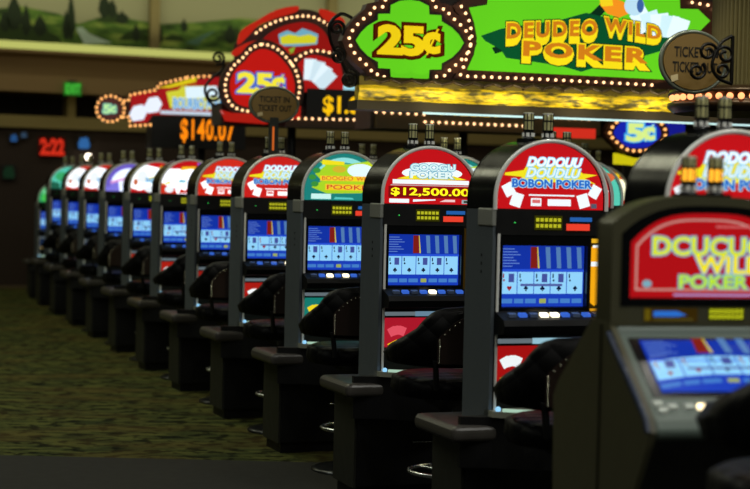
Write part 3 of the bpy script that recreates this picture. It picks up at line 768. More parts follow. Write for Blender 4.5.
g = MB(); g.tube([(ut0, .02, zd - .008), (ue, .02, zd - .008)], .007, E('c8ecec', 1.0), 8); part('fluorescent_tube', g, t)
for u in (u0 + .6, ue - .3):
    g = MB(); g.tube([(u, .25, zt + .85), (u, .25, 6.95)], .03, BLACK, 8); part('hanging_rod', g, t)
# 25 cent plaque
C = (408.5, 42)
def q25(sx, sy_, grow=0):
    base = [(0, 41.6), (10, 40.5), (19, 36), (19.5, 27.5), (31.5, 27), (31.8, 21), (42, 15), (49, 8), (54, 0)]
    if grow: base = [(0, 41.6 + grow), (12, 40.5 + grow), (19 + grow * .75, 35 + grow * .8), (20 + grow * .8, 27.5 + grow * .9), (31.5 + grow * .8, 27 + grow * .75), (34 + grow * .75, 21 + grow * .8), (43 + grow * .8, 15 + grow * .6), (50 + grow * .9, 8 + grow * .4), (54 + grow, 0)]
    return [(x * sx, y * sy_) for x, y in base]
def ring25(grow=0):
    a = q25(1, 1, grow); p = a + [(x, -y) for x, y in a[::-1][1:]]
    p = p + [(-x, y) for x, y in p[::-1][1:-1]]
    return [(C[0] + x, C[1] - y + .0227 * x) for x, y in p]
t = thing('price_plaque', 'green quatrefoil 25¢ sign edged with bulbs', 'sign', (GP.o.x, GP.o.y, 0), SY)
g = MB(); g.prism(UV(GP, ring25(13.5)), -.018, .08, P('brown_frame', '3a1c0e', .4)); fr_ = part('frame', g, t)
g = MB(); g.prism(UV(GP, ring25(2)), -.024, -.015, P('dark_red_line', '1c0d08', .4)); part('inner_rim', g, fr_)
g = MB(); g.flat(UV(GP, ring25(0)), -.0265, GREEN); 
fc = part('face', g, t)
def cents(mb, num, x0, x1, z0, z1, y, mat, edge=None, ew=.05, off=.02):
    """number followed by a cent sign made of a small c and a slash"""
    n = len(num); w = x1 - x0; h = z1 - z0; xs = x0 + w * n / (n + .72)
    mb.text(num, x0, xs - w * .01, z0, z1, y, mat, edge, ew, off, space=.95)
    c0, c1, d0, d1 = xs + w * .02, x1, z0 + h * .12, z0 + h * .80
    sl_ = [(c0 + (c1 - c0) * .12, z0 + h * .0), (c0 + (c1 - c0) * .26, z0 + h * .0), (c1 + (c1 - c0) * .02, z1), (c1 - (c1 - c0) * .12, z1)]
    if edge:
        q = h * .05; mb.flat([(sl_[0][0] - q, sl_[0][1] - q), (sl_[1][0] + q, sl_[1][1] - q), (sl_[2][0] + q, sl_[2][1] + q), (sl_[3][0] - q, sl_[3][1] + q)], y, edge)
    mb.text('c', c0, c1, d0, d1, y, mat, edge, ew, off); mb.flat(sl_, y - (.0016 if edge else .0004), mat)
    return mb
def lit_text(pl, s, x0, y0, x1, y1, y, mat, edge, ew, off, skew=0, **k):
    """letters fitted between the pixels (x0,y0) bottom left and (x1,y1) top right"""
    a = pl.uv(x0, y0); b = pl.uv(x1, y1); g = MB(); g.text(s, a[0], b[0], a[1], b[1], y, mat, edge, ew, off, skew=skew, **k); return g
BRN = E('6a2408', .8); GY = E('f4d81c')
g = MB()
a = GP.uv(376, 54); b = GP.uv(439, 28.5)
cents(g, '25', a[0] - .005, b[0] + .005, a[1] - .005, b[1] + .005, -.029, E('5a1c06', .7), E('4a1404', .6), .035, .055)
cents(g, '25', a[0] + .012, b[0] - .012, a[1] + .006, b[1] - .006, -.0325, E('e8c814'), None, 0, .05)
part('lettering', g, fc)
bulbs(GP, along(ring25(7.5), 8.2, True), t, .0098)
# big DEUDEO WILD POKER plaque
face_px = [(466, 70), (473, 55), (476, 38), (473, 22), (468, 8), (486, 5), (488, -8), (510, -20), (600, -30), (660, -18), (678, -10), (679, 9), (697, 9.5), (709, 21), (694, 36), (690, 50), (703, 78), (700, 81.5)]
outer_px = [(452, 79), (462, 62), (466, 40), (462, 22), (452, 6), (470, -6), (478, -22), (505, -34), (600, -44), (670, -30), (690, -18), (698, 0), (722, 4), (738, 21), (722, 42), (712, 52), (718, 92), (640, 90), (550, 84.5)]
t25 = t
t = thing('marquee_sign', 'wide green sign lettered DEUDEO WILD POKER with rows of bulbs', 'sign', (GP.o.x, GP.o.y, 0), SY)
g = MB(); g.prism(UV(GP, outer_px), -.012, .08, P('brown_frame', '3a1c0e', .4)); fr_ = part('frame', g, t)
g = MB(); g.flat(UV(GP, face_px), -.0165, GREEN)
DG = E('0c5a30', .7); DG2 = E('123c24', .5)
g.flat(UV(GP, [(480, 36), (500, 29), (560, 20), (585, 13), (610, 19), (668, 38), (664, 50), (640, 57), (600, 66), (580, 72), (560, 66), (505, 58), (500, 50), (484, 41)]), -.0175, DG)
g.flat(UV(GP, [(491, 48), (502, 44), (590, 13), (612, -8), (618, -4), (600, 16), (508, 50), (494, 54)]), -.0172, DG2)
# cards and ball
for k in range(5):
    a_ = .55 - .22 * k; cx, cyy = 641 + 9 * k, 20 + 2.0 * k
    c_, s_ = math.cos(-a_), math.sin(-a_)
    g.flat(UV(GP, [(cx + x * c_ - y * s_, cyy + x * s_ + y * c_) for x, y in ((-9, -10), (9, -10), (9, 12), (-9, 12))]), -.0185 - .0004 * k, E('e4f8ff') if k % 2 == 0 else E('cdeef8'))
g.flat(UV(GP, [(598, 4), (612, -2), (622, 2), (632, 12), (618, 18), (606, 14)]), -.0185, E('f09020')); g.flat(UV(GP, [(598, -2), (610, -6), (612, 6), (600, 7)]), -.0188, E('f0d020'))
ctr = (633, 6); g.flat(UV(GP, [(ctr[0] + 10 * math.cos(q * PI / 10), ctr[1] + 10 * math.sin(q * PI / 10)) for q in range(20)]), -.0192, E('b8dcf0')); g.flat(UV(GP, [(ctr[0] + 6 + 3.5 * math.cos(q * PI / 8), ctr[1] + 7 * math.sin(q * PI / 8)) for q in range(16)]), -.0196, E('3a60a0'))
fc = part('face', g, t)
g = MB()
def gtext(s, x0, yb0, x1, yt0, skewpx, n=2):
    a = GP.uv(x0, yb0); b = GP.uv(x1, yt0)
    zc = a[1] + (b[1] - a[1]) * .48
    g.text(s, a[0], b[0], a[1], b[1], -.020, DG2, None, 0, .12, skew=skewpx, space=1.25)
    g.text(s, a[0], b[0], a[1], b[1], -.0212, E('f0d818'), None, 0, .085, skew=skewpx, space=1.25)
    g.text(s, a[0], b[0], a[1] + (b[1] - a[1]) * .30, b[1], -.0224, E('c87818'), None, 0, .045, skew=skewpx, space=1.25)
gtext('DEUDEO', 506, 44.5, 595, 29, .085)
gtext('WILD', 604, 35.5, 659, 21.5, -.105)
gtext('POKER', 523, 61.5, 644, 48, -.012)
part('lettering', g, fc)
bl = along(smooth([(459, 75), (466, 55), (470, 38), (467, 20), (458, 4)], 6), 8.0) + along([(466, 76.5), (540, 79.5), (655, 85.5)], 8.0) + along([(684, -12), (690, 3), (708, 6), (726, 20), (712, 36), (702, 44)], 8.0)
bulbs(GP, bl, t, .0098)
# iron scrolls left of the 25c plaque
for nm, pts in (('curl', spiral(349, 79, 9, 2, -PI * .5, PI * 3.0)), ('curl', spiral(337, 28, 8, 2, PI * .3, -PI * 2.8)), ('curl', spiral(338, 56, 8, 2, -PI * .6, PI * 2.4)), ('stem', smooth([(352, 18), (341, 14), (330, 24), (331, 42), (340, 58), (346, 70), (355, 86)], 6))):
    g = MB(); g.tube([(u, .0, v) for u, v in UV(GP, pts)], .011, IRON, 8); part(nm, g, t25)

# ---- red 25c sign cluster (next canopy back)
RP = Plane(262, 84, 14.2, SY)
REDS = E('c21a14', .9); REDB = E('e0301c', .9)
t = thing('sign_canopy', 'canopy with red molding and black $1.000 number display under the red 25¢ sign', 'canopy', (RP.o.x, RP.o.y, 0), SY)
def rp_box(pl, x0, y0, x1, y1, d0, d1, mat, g=None):
    g = g or MB(); a = pl.uv(x0, y1); b = pl.uv(x1, y0); g.box(a[0], b[0], d0, d1, a[1], b[1], mat); return g
g = MB(); rp_box(RP, 222, 112, 470, 124, .05, .5, SOFFIT, g); rp_box(RP, 262, 60, 460, 112, .12, .5, SOFFIT, g); part('body', g, t)
g = rp_box(RP, 306, 93, 420, 118, -.01, .06, BLACK); dp = part('number_display', g, t)
g = lit_text(RP, '$1.000', 323, 115, 379, 98.5, -.013, E('f8c010', 1.1), None, 0, .03); part('lit_digits', g, dp, label='yellow lit digits')
g = MB(); g.prism(UV(RP, [(221, 110), (232, 113), (262, 114), (280, 110), (300, 106), (300, 118), (266, 124), (226, 121)]), -.02, .06, E('c82418', .65)); part('red_molding', g, t)  # emission put into the red so the molding looks lit
g = rp_box(RP, 285, 121, 440, 127, .0, .06, WOOD); part('rail', g, t)
bulbs(RP, along([(291, 118.5), (382, 120.5)], 6.9), t, .0115)
a = RP.uv(300, 120)
g = MB(); g.tube([(a[0], .3, 0), (a[0], .3, a[1])], .04, BLACK, 8); part('post', g, t)
# crown
t = thing('crown_sign', 'red arched crown sign with a bulb arc above the red 25¢ plaque', 'sign', (RP.o.x, RP.o.y, 0), SY)
arch_px = smooth([(236, 44), (246, 34), (262, 25), (286, 13), (308, 9), (330, 18), (346, 36)], 5)
g = MB(); g.prism(UV(RP, arch_px + [(346, 62), (236, 62)]), .03, .10, P('brown_frame', '3a1c0e', .4)); part('frame', g, t)
g = MB(); g.flat(UV(RP, smooth([(262, 48), (266, 36), (286, 25), (308, 22), (324, 30), (332, 46)], 5) + [(332, 55), (262, 55)]), .027, E('9a1814', .8)); 
g.flat(UV(RP, [(279, 34), (288, 30), (296, 33), (303, 28), (312, 31), (319, 34), (318, 44), (300, 46), (281, 46)]), .0262, E('7ab8d0', .8)); g.flat(UV(RP, [(281, 37), (290, 34), (300, 36), (310, 34), (318, 37), (316, 43), (282, 44)]), .0255, E('d8d428', .9))
g.flat(UV(RP, [(284, 52), (296, 46), (294, 52), (286, 56)]), .0255, E('90b838', .8))
part('face', g, t)
for nm, pts in (('red_fin', [(238, 42), (242, 30), (258, 20), (276, 10), (297, 6), (296, 12), (276, 18), (258, 26), (250, 34), (240, 44)]), ('red_fin', [(320, 9), (332, 12), (344, 20), (342, 27), (330, 22), (322, 16)]), ('red_fin', [(232, 52), (244, 44), (262, 40), (280, 44), (290, 52), (284, 54), (262, 46), (246, 50), (236, 56)])):
    g = MB(); g.prism(UV(RP, smooth(pts, 3, True)), -.01, .03, E('c82818', .75)); part(nm, g, t)
bulbs(RP, along(smooth([(256, 33), (268, 25), (284, 19), (306, 16), (320, 20), (332, 28)], 5), 5.6), t, .0115, back=.02)
# red 25c plaque
t = thing('price_plaque', 'red egg-shaped 25¢ sign with yellow figures and ring of bulbs', 'sign', (RP.o.x, RP.o.y, 0), SY)
egg = lambda s: [(261.5 + x * s, 81 + y * s) for x, y in smooth([(0, -37), (14, -33), (26, -22), (34, -10), (38, 6), (35, 20), (26, 29), (0, 32), (-26, 28), (-36, 16), (-37, 0), (-30, -14), (-20, -23), (-12, -32)], 4, True)]
g = MB(); g.prism(UV(RP, egg(1.12)), -.018, .06, P('brown_frame', '3a1c0e', .4)); part('frame', g, t)
g = MB(); g.flat(UV(RP, egg(.86)), -.021, REDS); fc = part('face', g, t)
a = RP.uv(238, 92); b = RP.uv(283, 75); g = cents(MB(), '25', a[0], b[0], a[1], b[1], -.024, E('f4e63c'), E('2f6cd0'), .05, .045); part('lettering', g, fc)
bulbs(RP, along(egg(.985), 5.6, True), t, .0115)
tr25 = t
# card panel right of the plaque
t = thing('card_sign', 'red sign panel with four white playing cards beside the red 25¢ plaque', 'sign', (RP.o.x, RP.o.y, 0), SY)
g = MB(); g.prism(UV(RP, smooth([(284, 64), (296, 54), (312, 49), (330, 52), (346, 60)], 4) + [(352, 92), (296, 92)]), .0, .06, P('brown_frame', '3a1c0e', .4)); part('frame', g, t)
g = MB(); g.flat(UV(RP, smooth([(296, 66), (304, 58), (316, 55), (340, 62)], 4) + [(346, 92), (300, 92)]), -.003, E('b01a18', .85))
for k, (cx, cyy, a_) in enumerate(((310, 70, .05), (317, 72, .25), (322, 76, .5), (325, 80, .8))):
    c_, s_ = math.cos(a_), math.sin(a_); g.flat(UV(RP, [(cx + x * c_ - y * s_, cyy + x * s_ + y * c_) for x, y in ((-6, -11), (6, -11), (6, 10), (-6, 10))]), -.004 - .0006 * k, E('e4f6ff') if k % 2 == 0 else E('cfe6f0'))
g.rect(*(RP.uv(343, 92)[0], RP.uv(356, 92)[0], RP.uv(343, 92)[1], RP.uv(343, 85)[1]), -.004, E('a0d8e8'))
part('face', g, t)
bulbs(RP, along(smooth([(291, 64), (300, 56), (312, 51), (326, 52), (338, 56)], 4), 6.0), t, .0115, back=.01)
for nm, pts in (('curl', spiral(218, 58, 7, 1.5, PI * .6, -PI * 2.6)), ('curl', spiral(213, 94, 8, 2, -PI * .3, PI * 2.8)), ('stem', smooth([(224, 58), (222, 70), (212, 78), (205, 88), (208, 100), (216, 106)], 5))):
    g = MB(); g.tube([(u, .0, v) for u, v in UV(RP, pts)], .012, IRON, 8); part(nm, g, tr25)

# ---- far left tapered sign with the orange number
LP = Plane(165, 110, 17.2, SY)
t = thing('tapered_sign', 'red sign tapering left to a small round 5¢ disc, with orange $140.07 display', 'sign', (LP.o.x, LP.o.y, 0), SY)
out = [(98, 98), (104, 94), (118, 94), (124, 98), (128, 98), (129, 92), (156, 88), (158, 82), (196, 75), (215, 72), (232, 74), (232, 118), (152, 117), (150, 126), (132, 127), (128, 118), (122, 118), (116, 122), (104, 122), (97, 116)]
g = MB(); g.prism(UV(LP, out), -.01, .08, P('brown_frame', '3a1c0e', .4)); part('frame', g, t)
g = MB(); g.flat(UV(LP, [(131, 95), (158, 91), (162, 86), (196, 80), (214, 77), (230, 79), (230, 115), (152, 115), (147, 123), (134, 123), (130, 114)]), -.013, E('a81a1e', .85))
dsc = [(110 + 11 * math.cos(q * PI / 10), 109 + 10.5 * math.sin(q * PI / 10)) for q in range(20)]
g.flat(UV(LP, dsc), -.0132, E('58302c', .8))
fan_ = lambda cx, cyy, r: [(cx - r, cyy + r * .2), (cx - r * .5, cyy - r * .7), (cx + r * .5, cyy - r * .9), (cx + r, cyy - r * .1), (cx + r * .6, cyy + r * .8), (cx - r * .6, cyy + r)]
g.flat(UV(LP, fan_(138, 112.5, 9)), -.014, E('eaf2ff')); g.flat(UV(LP, fan_(153, 104.5, 9)), -.0142, E('eaf2ff'))
g.flat(UV(LP, [(166, 92), (178, 90), (182, 86), (212, 86), (222, 92), (226, 110), (170, 108)]), -.014, E('d8d83c', .9)); g.flat(UV(LP, [(185, 87), (216, 86), (222, 97), (186, 98)]), -.0144, E('dff4ff'))
g.rect(LP.uv(160, 114)[0], LP.uv(222, 114)[0], LP.uv(190, 115)[1], LP.uv(190, 111.5)[1], -.0146, E('c8d8e8', .9))
g.flat(UV(LP, [(158, 88), (196, 77), (196, 82), (170, 88)]), -.0148, E('e0cc1c', .9))
fc = part('face', g, t)
g = MB(); a = LP.uv(103.5, 113); b = LP.uv(115.5, 105); cents(g, '5', a[0], b[0], a[1], b[1], -.016, E('b8e8a0'), E('58a8a0'), .06, .05)
part('lettering', g, fc); g = MB()
a = LP.uv(173, 108.5); b = LP.uv(224, 100); g.text('BOURBO POW', a[0], b[0], a[1], b[1], -.017, E('3a98d8'), E('e8f4f8'), .05, .03)
part('lettering', g, fc)
bulbs(LP, along([(110 + 14 * math.cos(q * PI / 10 + .3), 109 + 13 * math.sin(q * PI / 10 + .3)) for q in range(20)], 5, True) + along([(124, 101), (128, 101), (130, 95), (156, 90), (159, 84), (186, 78)], 5) + along([(187, 77.5), (214, 76)], 5.5) + along([(123, 117), (129, 117), (130, 126), (150, 125)], 5), t, .015, BULB_O)
g = rp_box(LP, 151, 116, 246, 147, .0, .35, BLACK); dp = part('number_display', g, t)
g = lit_text(LP, '$140.07', 180.5, 142, 234, 121, -.005, E('ff8a10', 1.2), None, 0, .02, space=1.1); part('lit_digits', g, dp, label='orange lit digits')
g = MB(); a = LP.uv(205, 140); g.tube([(a[0], .2, 0), (a[0], .2, a[1])], .04, BLACK, 8); part('post', g, t)

# ---- canopy with bulbs behind the green one
BP = Plane(470, 118, 13.2, SY)
t = thing('sign_canopy', 'dark wooden canopy with a bulb row and yellow $100.01 digits, behind the gold cornice', 'canopy', (BP.o.x, BP.o.y, 0), SY)
g = rp_box(BP, 372, 100, 600, 128, .05, .5, SOFFIT); part('body', g, t)
g = rp_box(BP, 376, 121, 600, 128, -.01, .05, P('canopy_rail', '50401f', .5)); part('rail', g, t)
g = rp_box(BP, 428, 103, 512, 119, .0, .04, BLACK); dp = part('number_display', g, t)
g = lit_text(BP, '$100.01', 441, 118.5, 497, 106, -.004, E('f4c010', 1.1), None, 0, .035); part('lit_digits', g, dp, label='yellow lit digits')
bulbs(BP, along([(424, 122), (522, 126)], 7.0) + along([(375, 112), (424, 114.5)], 8.0) + along([(540, 117), (592, 119.5)], 6.8), t, .0115)
g = rp_box(BP, 545, 129, 595, 137, -.015, .03, E('d83020', .9)); part('red_strip', g, t, label='red lit strip')
a = BP.uv(476, 126)
g = MB(); g.tube([(a[0], .3, 0), (a[0], .3, a[1])], .04, BLACK, 8); part('post', g, t)

# ---- blue 5c sign
NP = Plane(638, 135, 13.6, SY)
t = thing('nickel_plaque', 'blue 5¢ sign with a diamond ring of orange bulbs', 'sign', (NP.o.x, NP.o.y, 0), SY)
dia = lambda s: [(637 + x * s, 133 + y * s) for x, y in smooth([(-28, 0), (-20, -12), (-10, -18), (10, -18), (20, -12), (27, 0), (20, 12), (9, 17), (-9, 17), (-19, 11)], 3, True)]
g = MB(); g.prism(UV(NP, dia(1.18)), -.01, .08, P('brown_frame', '3a1c0e', .4)); part('frame', g, t)
g = MB(); g.flat(UV(NP, dia(.86)), -.013, E('1c2ac0', .75)); fc = part('face', g, t)
a = NP.uv(627, 140.5); b = NP.uv(653, 125); g = cents(MB(), '5', a[0], b[0], a[1], b[1], -.016, E('d8f08c'), E('48b0f0'), .05, .05); part('lettering', g, fc)
bulbs(NP, along(dia(1.02), 6.4, True), t, .014, BULB_O)
g = MB(); g.prism(UV(NP, [(664, 112), (672, 114), (685, 124), (686, 146), (662, 150), (660, 142), (672, 132)]), .0, .08, E('1c22a8', .6)); part('wing', g, t)
g = MB(); g.box(NP.uv(637, 60)[0] - .05, NP.uv(637, 60)[0] + .05, .03, .08, NP.uv(637, 112)[1], 6.95, BLACK); part('hanging_rod', g, t)
t = thing('yellow_sign', 'small ragged yellow lit sign under the blue 5¢ sign', 'sign', (NP.o.x, NP.o.y, 0), SY)
g = MB(); g.prism(UV(NP, [(616, 153), (624, 155), (634, 158), (650, 158), (655, 164), (640, 166), (616, 164)]), .0, .06, E('e0d414', .8)); part('face', g, t)
g = MB(); a = NP.uv(628, 165); g.box(a[0] - .03, a[0] + .03, .01, .05, 0, a[1] + .02, BLACK); part('post', g, t)

# ---- near right hanging column with oval sign and scrolls
CP = Plane(720, 98, 7.4, SY)
t = thing('hanging_column', 'olive drum column with a dark bulb-lit collar hanging at the top right', 'column', (CP.o.x, CP.o.y, 0), SY)
ua = CP.uv(687, 98)[0]; uc = CP.uv(728, 98)[0]
zc0 = CP.uv(720, 110)[1]; zc1 = CP.uv(720, 104)[1]; zc2 = CP.uv(720, 88)[1]; zc3 = CP.uv(720, 82)[1]
R = .36; cxx = ua + R + .10
g = MB(); g.lathe([(R - .03, zc0), (R, zc1), (R, zc1 + .02), (R - .02, zc1 + .025), (R - .02, zc2 - .015), (R, zc2 - .01), (R - .01, zc2 + .01), (R - .10, zc3)], cxx, .30, P('collar_bronze', '3c2c1a', .35, .4), 40); part('collar', g, t)
rb = cxx - uc - .10
g = MB(); n = 96
prof = [(rb + (.008 if k % 2 else -.008)) for k in range(n)]
pts = [(cxx + prof[k] * math.cos(2 * PI * k / n), .30 + prof[k] * math.sin(2 * PI * k / n)) for k in range(n)]
g.prismz(pts, zc3, 6.95, P('olive_fabric', '6e6640', .7)); part('drum', g, t)
me = MB().sphere((0, 0, 0), .016, E('ff9c62', 2.2, False), 10, 6).mesh('bulb')
zbul = (zc1 + zc2) / 2 + .005
for k in range(44):
    a = PI + .10 + (k + .5) * (2 * PI / 44)
    if math.sin(a) > .25: continue
    link('bulb', me, t, (cxx + R * math.cos(a), .30 + R * math.sin(a), zbul))
OP = Plane(693, 62, 7.2, SY)
def big_oval():
    z = OP.uv(693, 62)[1]; k = 7.2 / F_PX
    t = oval_sign('oval_ticket_sign', 'large oval TICKET IN TICKET OUT sign behind iron scrolls at top right', 693, 62, 7.2, SY, 36 * k, 30 * k, None)
    t2 = MB(); t2.tube([(.0, .014, z + .05), (.10, .06, z + .05)], .012, IRON, 6); t2.tube([(.10, .06, z + .05), (.22, .26, z + .05)], .012, IRON, 6); part('arm', t2, t)
big_oval()
SP = Plane(706, 62, 7.05, SY)
t = thing('scroll_bracket', 'black iron scrolls in front of the large oval ticket sign', 'bracket', (SP.o.x, SP.o.y, 0), SY)
for nm, pts in (('curl', spiral(708, 52, 10, 2.5, PI * .2, -PI * 2.8)), ('curl', spiral(697, 71, 9, 2.5, -PI * .3, PI * 2.6)), ('curl', spiral(725, 55, 9, 3, PI * 1.1, PI * 3.6)), ('curl', spiral(722, 70, 8, 3, PI * .9, -PI * 1.4)), ('stem', smooth([(732, 36), (722, 42), (716, 52), (712, 66), (718, 78), (732, 84)], 5))):
    g = MB(); g.tube([(u, .0, v) for u, v in UV(SP, pts)], .0075, IRON, 8); part(nm, g, t)
g = MB(); a = SP.uv(732, 60); g.tube([(a[0], 0, SP.uv(732, 36)[1]), (a[0], 0, SP.uv(732, 84)[1])], .009, IRON, 8); g.tube([(a[0], 0, a[1]), (a[0] + .05, .22, a[1])], .009, IRON, 8); part('arm', g, t)

# ------------------------------------------------------------------ the hall
WY = math.radians(24)
WP = Plane(40, 288, 24.4, WY)
def struct(name, g, loc=None, rz=0, bevel=None):
    o = link(name, g.mesh(name), None, loc); o.rotation_euler = (0, 0, rz); o['kind'] = 'structure'; return o
g = MB(); g.box(-22, 34, -3, 46, -.1, 0, carpet()); struct('floor', g)
g = MB(); g.box(-22, 34, -3, 46, 7, 7.1, P('ceiling_paint', '2c2818', .8)); struct('ceiling', g)
wl = (WP.o.x, WP.o.y, 0)
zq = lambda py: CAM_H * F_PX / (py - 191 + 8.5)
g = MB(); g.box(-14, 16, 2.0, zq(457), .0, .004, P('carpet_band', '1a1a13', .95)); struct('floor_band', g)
def wz(py, back=0.0): return WP.uv(60, py, back)[1]
U0, U1 = -6, 26
WALLP = P('brown_wall', '2a1a10', .7); SOFF = P('soffit_paint', '8a7048', .75); BEAM = P('beam_paint', '8a7a48', .75)
g = MB(); g.box(U0, U1, .0, .3, 0, wz(129), WALLP); struct('wall_back', g, wl, WY)
g = MB(); g.box(U0, U1, -.12, .3, wz(129), wz(117), BEAM); struct('trim_beam', g, wl, WY)
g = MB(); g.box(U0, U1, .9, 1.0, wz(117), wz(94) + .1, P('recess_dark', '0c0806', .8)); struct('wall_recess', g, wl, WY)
a = WP.uv(67, 105)[0]; b = WP.uv(75, 105)[0]
for k, s in enumerate((-8.2, -4.1, 0, 4.1, 8.2, 12.3)):
    g = MB(); g.box(a + s, b + s, -.05, .3, wz(117), wz(94), BEAM); struct('trim_pier_%d' % (k + 1), g, wl, WY)
g = MB(); g.prismx([(1.0, wz(94)), (-.3, wz(94)), (-.3, wz(60)), (-.55, wz(57)), (-.55, wz(54)), (1.0, wz(54))], U0, U1, SOFF); struct('trim_soffit', g, wl, WY)
g = MB(); g.box(U0, U1, -.52, -.42, wz(54, -.5), wz(43.5, -.5), E('d8dc78', .68, False)); cl = link('cove_light', g.mesh('cove_light'), None, wl); cl.rotation_euler = (0, 0, WY); cl['label'] = 'long yellow-green glowing cove light strip below the painted landscape'; cl['category'] = 'light'
g = MB(); g.box(U0, U1, .82, 1.0, wz(54), 7, P('upper_wall', '4c4630', .8)); struct('wall_upper', g, wl, WY)
# painted landscape: hills, path, cypress trees in real colours on one flat panel
def mural_mat():
    m = bpy.data.materials.new('painted_hills'); m.use_nodes = True; nt = m.node_tree; N = nt.nodes; L = nt.links; b_ = N['Principled BSDF']; b_.inputs['Roughness'].default_value = .8
    tc = N.new('ShaderNodeTexCoord'); mp = N.new('ShaderNodeMapping'); mp.inputs['Scale'].default_value = (1.6, 1, 5); L.new(tc.outputs['Object'], mp.inputs['Vector'])
    n = N.new('ShaderNodeTexNoise'); n.inputs['Scale'].default_value = 1.3; n.inputs['Detail'].default_value = 5; L.new(mp.outputs['Vector'], n.inputs['Vector'])
    r = N.new('ShaderNodeValToRGB'); e = r.color_ramp.elements; e[0].position = .35; e[0].color = lin('2c4018'); e[1].position = .68; e[1].color = lin('a8b858')
    x = e.new(.5); x.color = lin('5c8030'); L.new(n.outputs['Fac'], r.inputs['Fac']); L.new(r.outputs['Color'], b_.inputs['Base Color']); return m
ML = P('painted_sky', 'a8a484', .8); MT = P('painted_cypress', '22301a', .8); MPATH = P('painted_path', 'c8dcd0', .8)
WM = Plane(40, 288, 24.4, WY); WM.o = WP.o - WP.n * .80
def mu(pts): return [WM.uv(x, y) for x, y in pts]
t = thing('mural', 'long painted landscape of green hills, cypress trees and a pale path, high at upper left', 'mural', tuple(WM.o), WY)
ul = WM.uv(-30, 30)[0]; ur = 24
zm0 = WM.uv(60, 46)[1]; zm1 = WM.uv(60, -30)[1]
g = MB(); g.box(ul, ur, -.0, .02, zm0 - .35, zm1, ML)
g.add([(u, -.002, v) for u, v in mu([(-30, 12), (20, 6), (60, 14), (78, 24), (110, 14), (135, 20), (160, 24), (200, 22), (240, 18), (300, 24), (420, 30)]) + [(ur, zm0 + 1.0), (ur, zm0 - .3), (ul, zm0 - .3)]], [tuple(range(14))], mural_mat())
g.flat(mu([(76, 28), (82, 27), (90, 34), (112, 43), (84, 44)]), -.004, MPATH); g.flat(mu([(185, 43), (200, 36), (216, 30), (205, 38), (198, 45)]), -.004, P('painted_stream', '5a8070', .8))
for pts in ([(-20, 38), (-10, 26), (4, 22), (16, 27), (30, 24), (44, 30), (58, 36), (62, 42), (-20, 44)], [(96, 22), (104, 14), (116, 12), (124, 18), (128, 24)], [(118, 40), (126, 32), (138, 30), (148, 36), (150, 41)], [(160, 40), (172, 34), (182, 36), (186, 42)], [(215, 40), (226, 30), (240, 28), (240, 44)]):
    g.flat(mu(pts), -.005, P('painted_bushes', '34481c', .8))
for (x, yt, yb, w) in ((14, -4, 30, 9), (26, 4, 36, 5), (5, 8, 32, 6), (40, 14, 36, 7), (66, 10, 40, 4), (71, -6, 40, 4.5), (104, -8, 18, 6), (112, -2, 18, 5), (122, 10, 24, 7), (136, 22, 42, 4), (160, 22, 44, 3), (184, 18, 32, 4), (230, 24, 44, 6)):
    g.flat(mu([(x - w * .3, yb), (x - w, yb - (yb - yt) * .3), (x - w * .7, yt + (yb - yt) * .35), (x - w * .25, yt + 3), (x, yt), (x + w * .3, yt + 4), (x + w * .8, yt + (yb - yt) * .4), (x + w, yb - (yb - yt) * .25), (x + w * .3, yb)]), -.006, MT)
part('painting', g, t)
for k, px in enumerate((153, 330)):
    a = WM.uv(px - 4.5, 20)[0]; b = WM.uv(px + 4.5, 20)[0]
    g = MB(); g.box(a, b, -.14, -.01, zm0 - .3, 7, P('pilaster_paint', '8a7a50', .7)); o = struct('trim_pilaster_%d' % (k + 1), g, tuple(WM.o), WY)
# things on and near the back wall
def wall_thing(name, label, cat): return thing(name, label, cat, wl, WY)
t = wall_thing('exit_sign', 'green lit EXIT sign hanging below the brown soffit', 'sign')
a = WP.uv(64, 95, -.38); b = WP.uv(81, 83, -.38)
g = MB(); g.box(a[0], b[0], -.42, -.34, a[1], b[1], E('1c7a1c', .6)); bx = part('housing', g, t)
g = MB(); g.text('EXIT', a[0] + .02, b[0] - .02, a[1] + .03, b[1] - .03, -.423, E('50e848', .6), None, 0, .03); part('lettering', g, bx)
g = MB(); c = (a[0] + b[0]) / 2; g.box(c - .06, c + .06, -.40, -.29, b[1] - .03, b[1] + .03, BLACK); part('bracket', g, t)
t = wall_thing('digital_sign', 'blurred red number display on the dark back wall', 'sign')
a = WP.uv(38, 156); b = WP.uv(64, 138)
g = MB(); g.box(a[0], b[0], -.08, -.0, a[1], b[1], E('3a0804', .6)); bx = part('housing', g, t)
g = MB(); g.text('2:22', a[0] + .02, b[0] - .02, a[1] + .03, b[1] - .03, -.085, E('d8301c', .9), None, 0, .05); part('lit_digits', g, bx)
for k, (px, py, w, h, lab) in enumerate(((13, 138, 7, 7, 'dim blue lit picture panel at the far left of the back wall'), (23, 135, 6, 5, 'small dim grey blue lit panel beside the far left blue one'), (83, 143, 12, 11, 'blue lit panel on the back wall right of the red number display'), (8, 172, 12, 12, 'dim green lit panel low on the back wall at the left edge'))):
    t = wall_thing('lit_panel', lab, 'sign'); a = WP.uv(px - w / 2, py + h / 2); b = WP.uv(px + w / 2, py - h / 2)
    g = MB(); g.box(a[0] - .02, b[0] + .02, -.06, 0, a[1] - .02, b[1] + .02, BLACK); part('frame', g, t)
    g = MB(); col = ('2c5c98', '38506a', '3a78c0', '16301e')[k]; g.prism([(a[0] + (b[0] - a[0]) * q[0], a[1] + (b[1] - a[1]) * q[1]) for q in ((.1, 0), (.9, 0), (1, .3), (.8, 1), (.2, .9), (0, .4))], -.066, -.06, E(col, .6)); part('picture', g, t)
t = wall_thing('globe_lamp', 'small white glowing globe lamp on the back wall above the far machines', 'lamp')
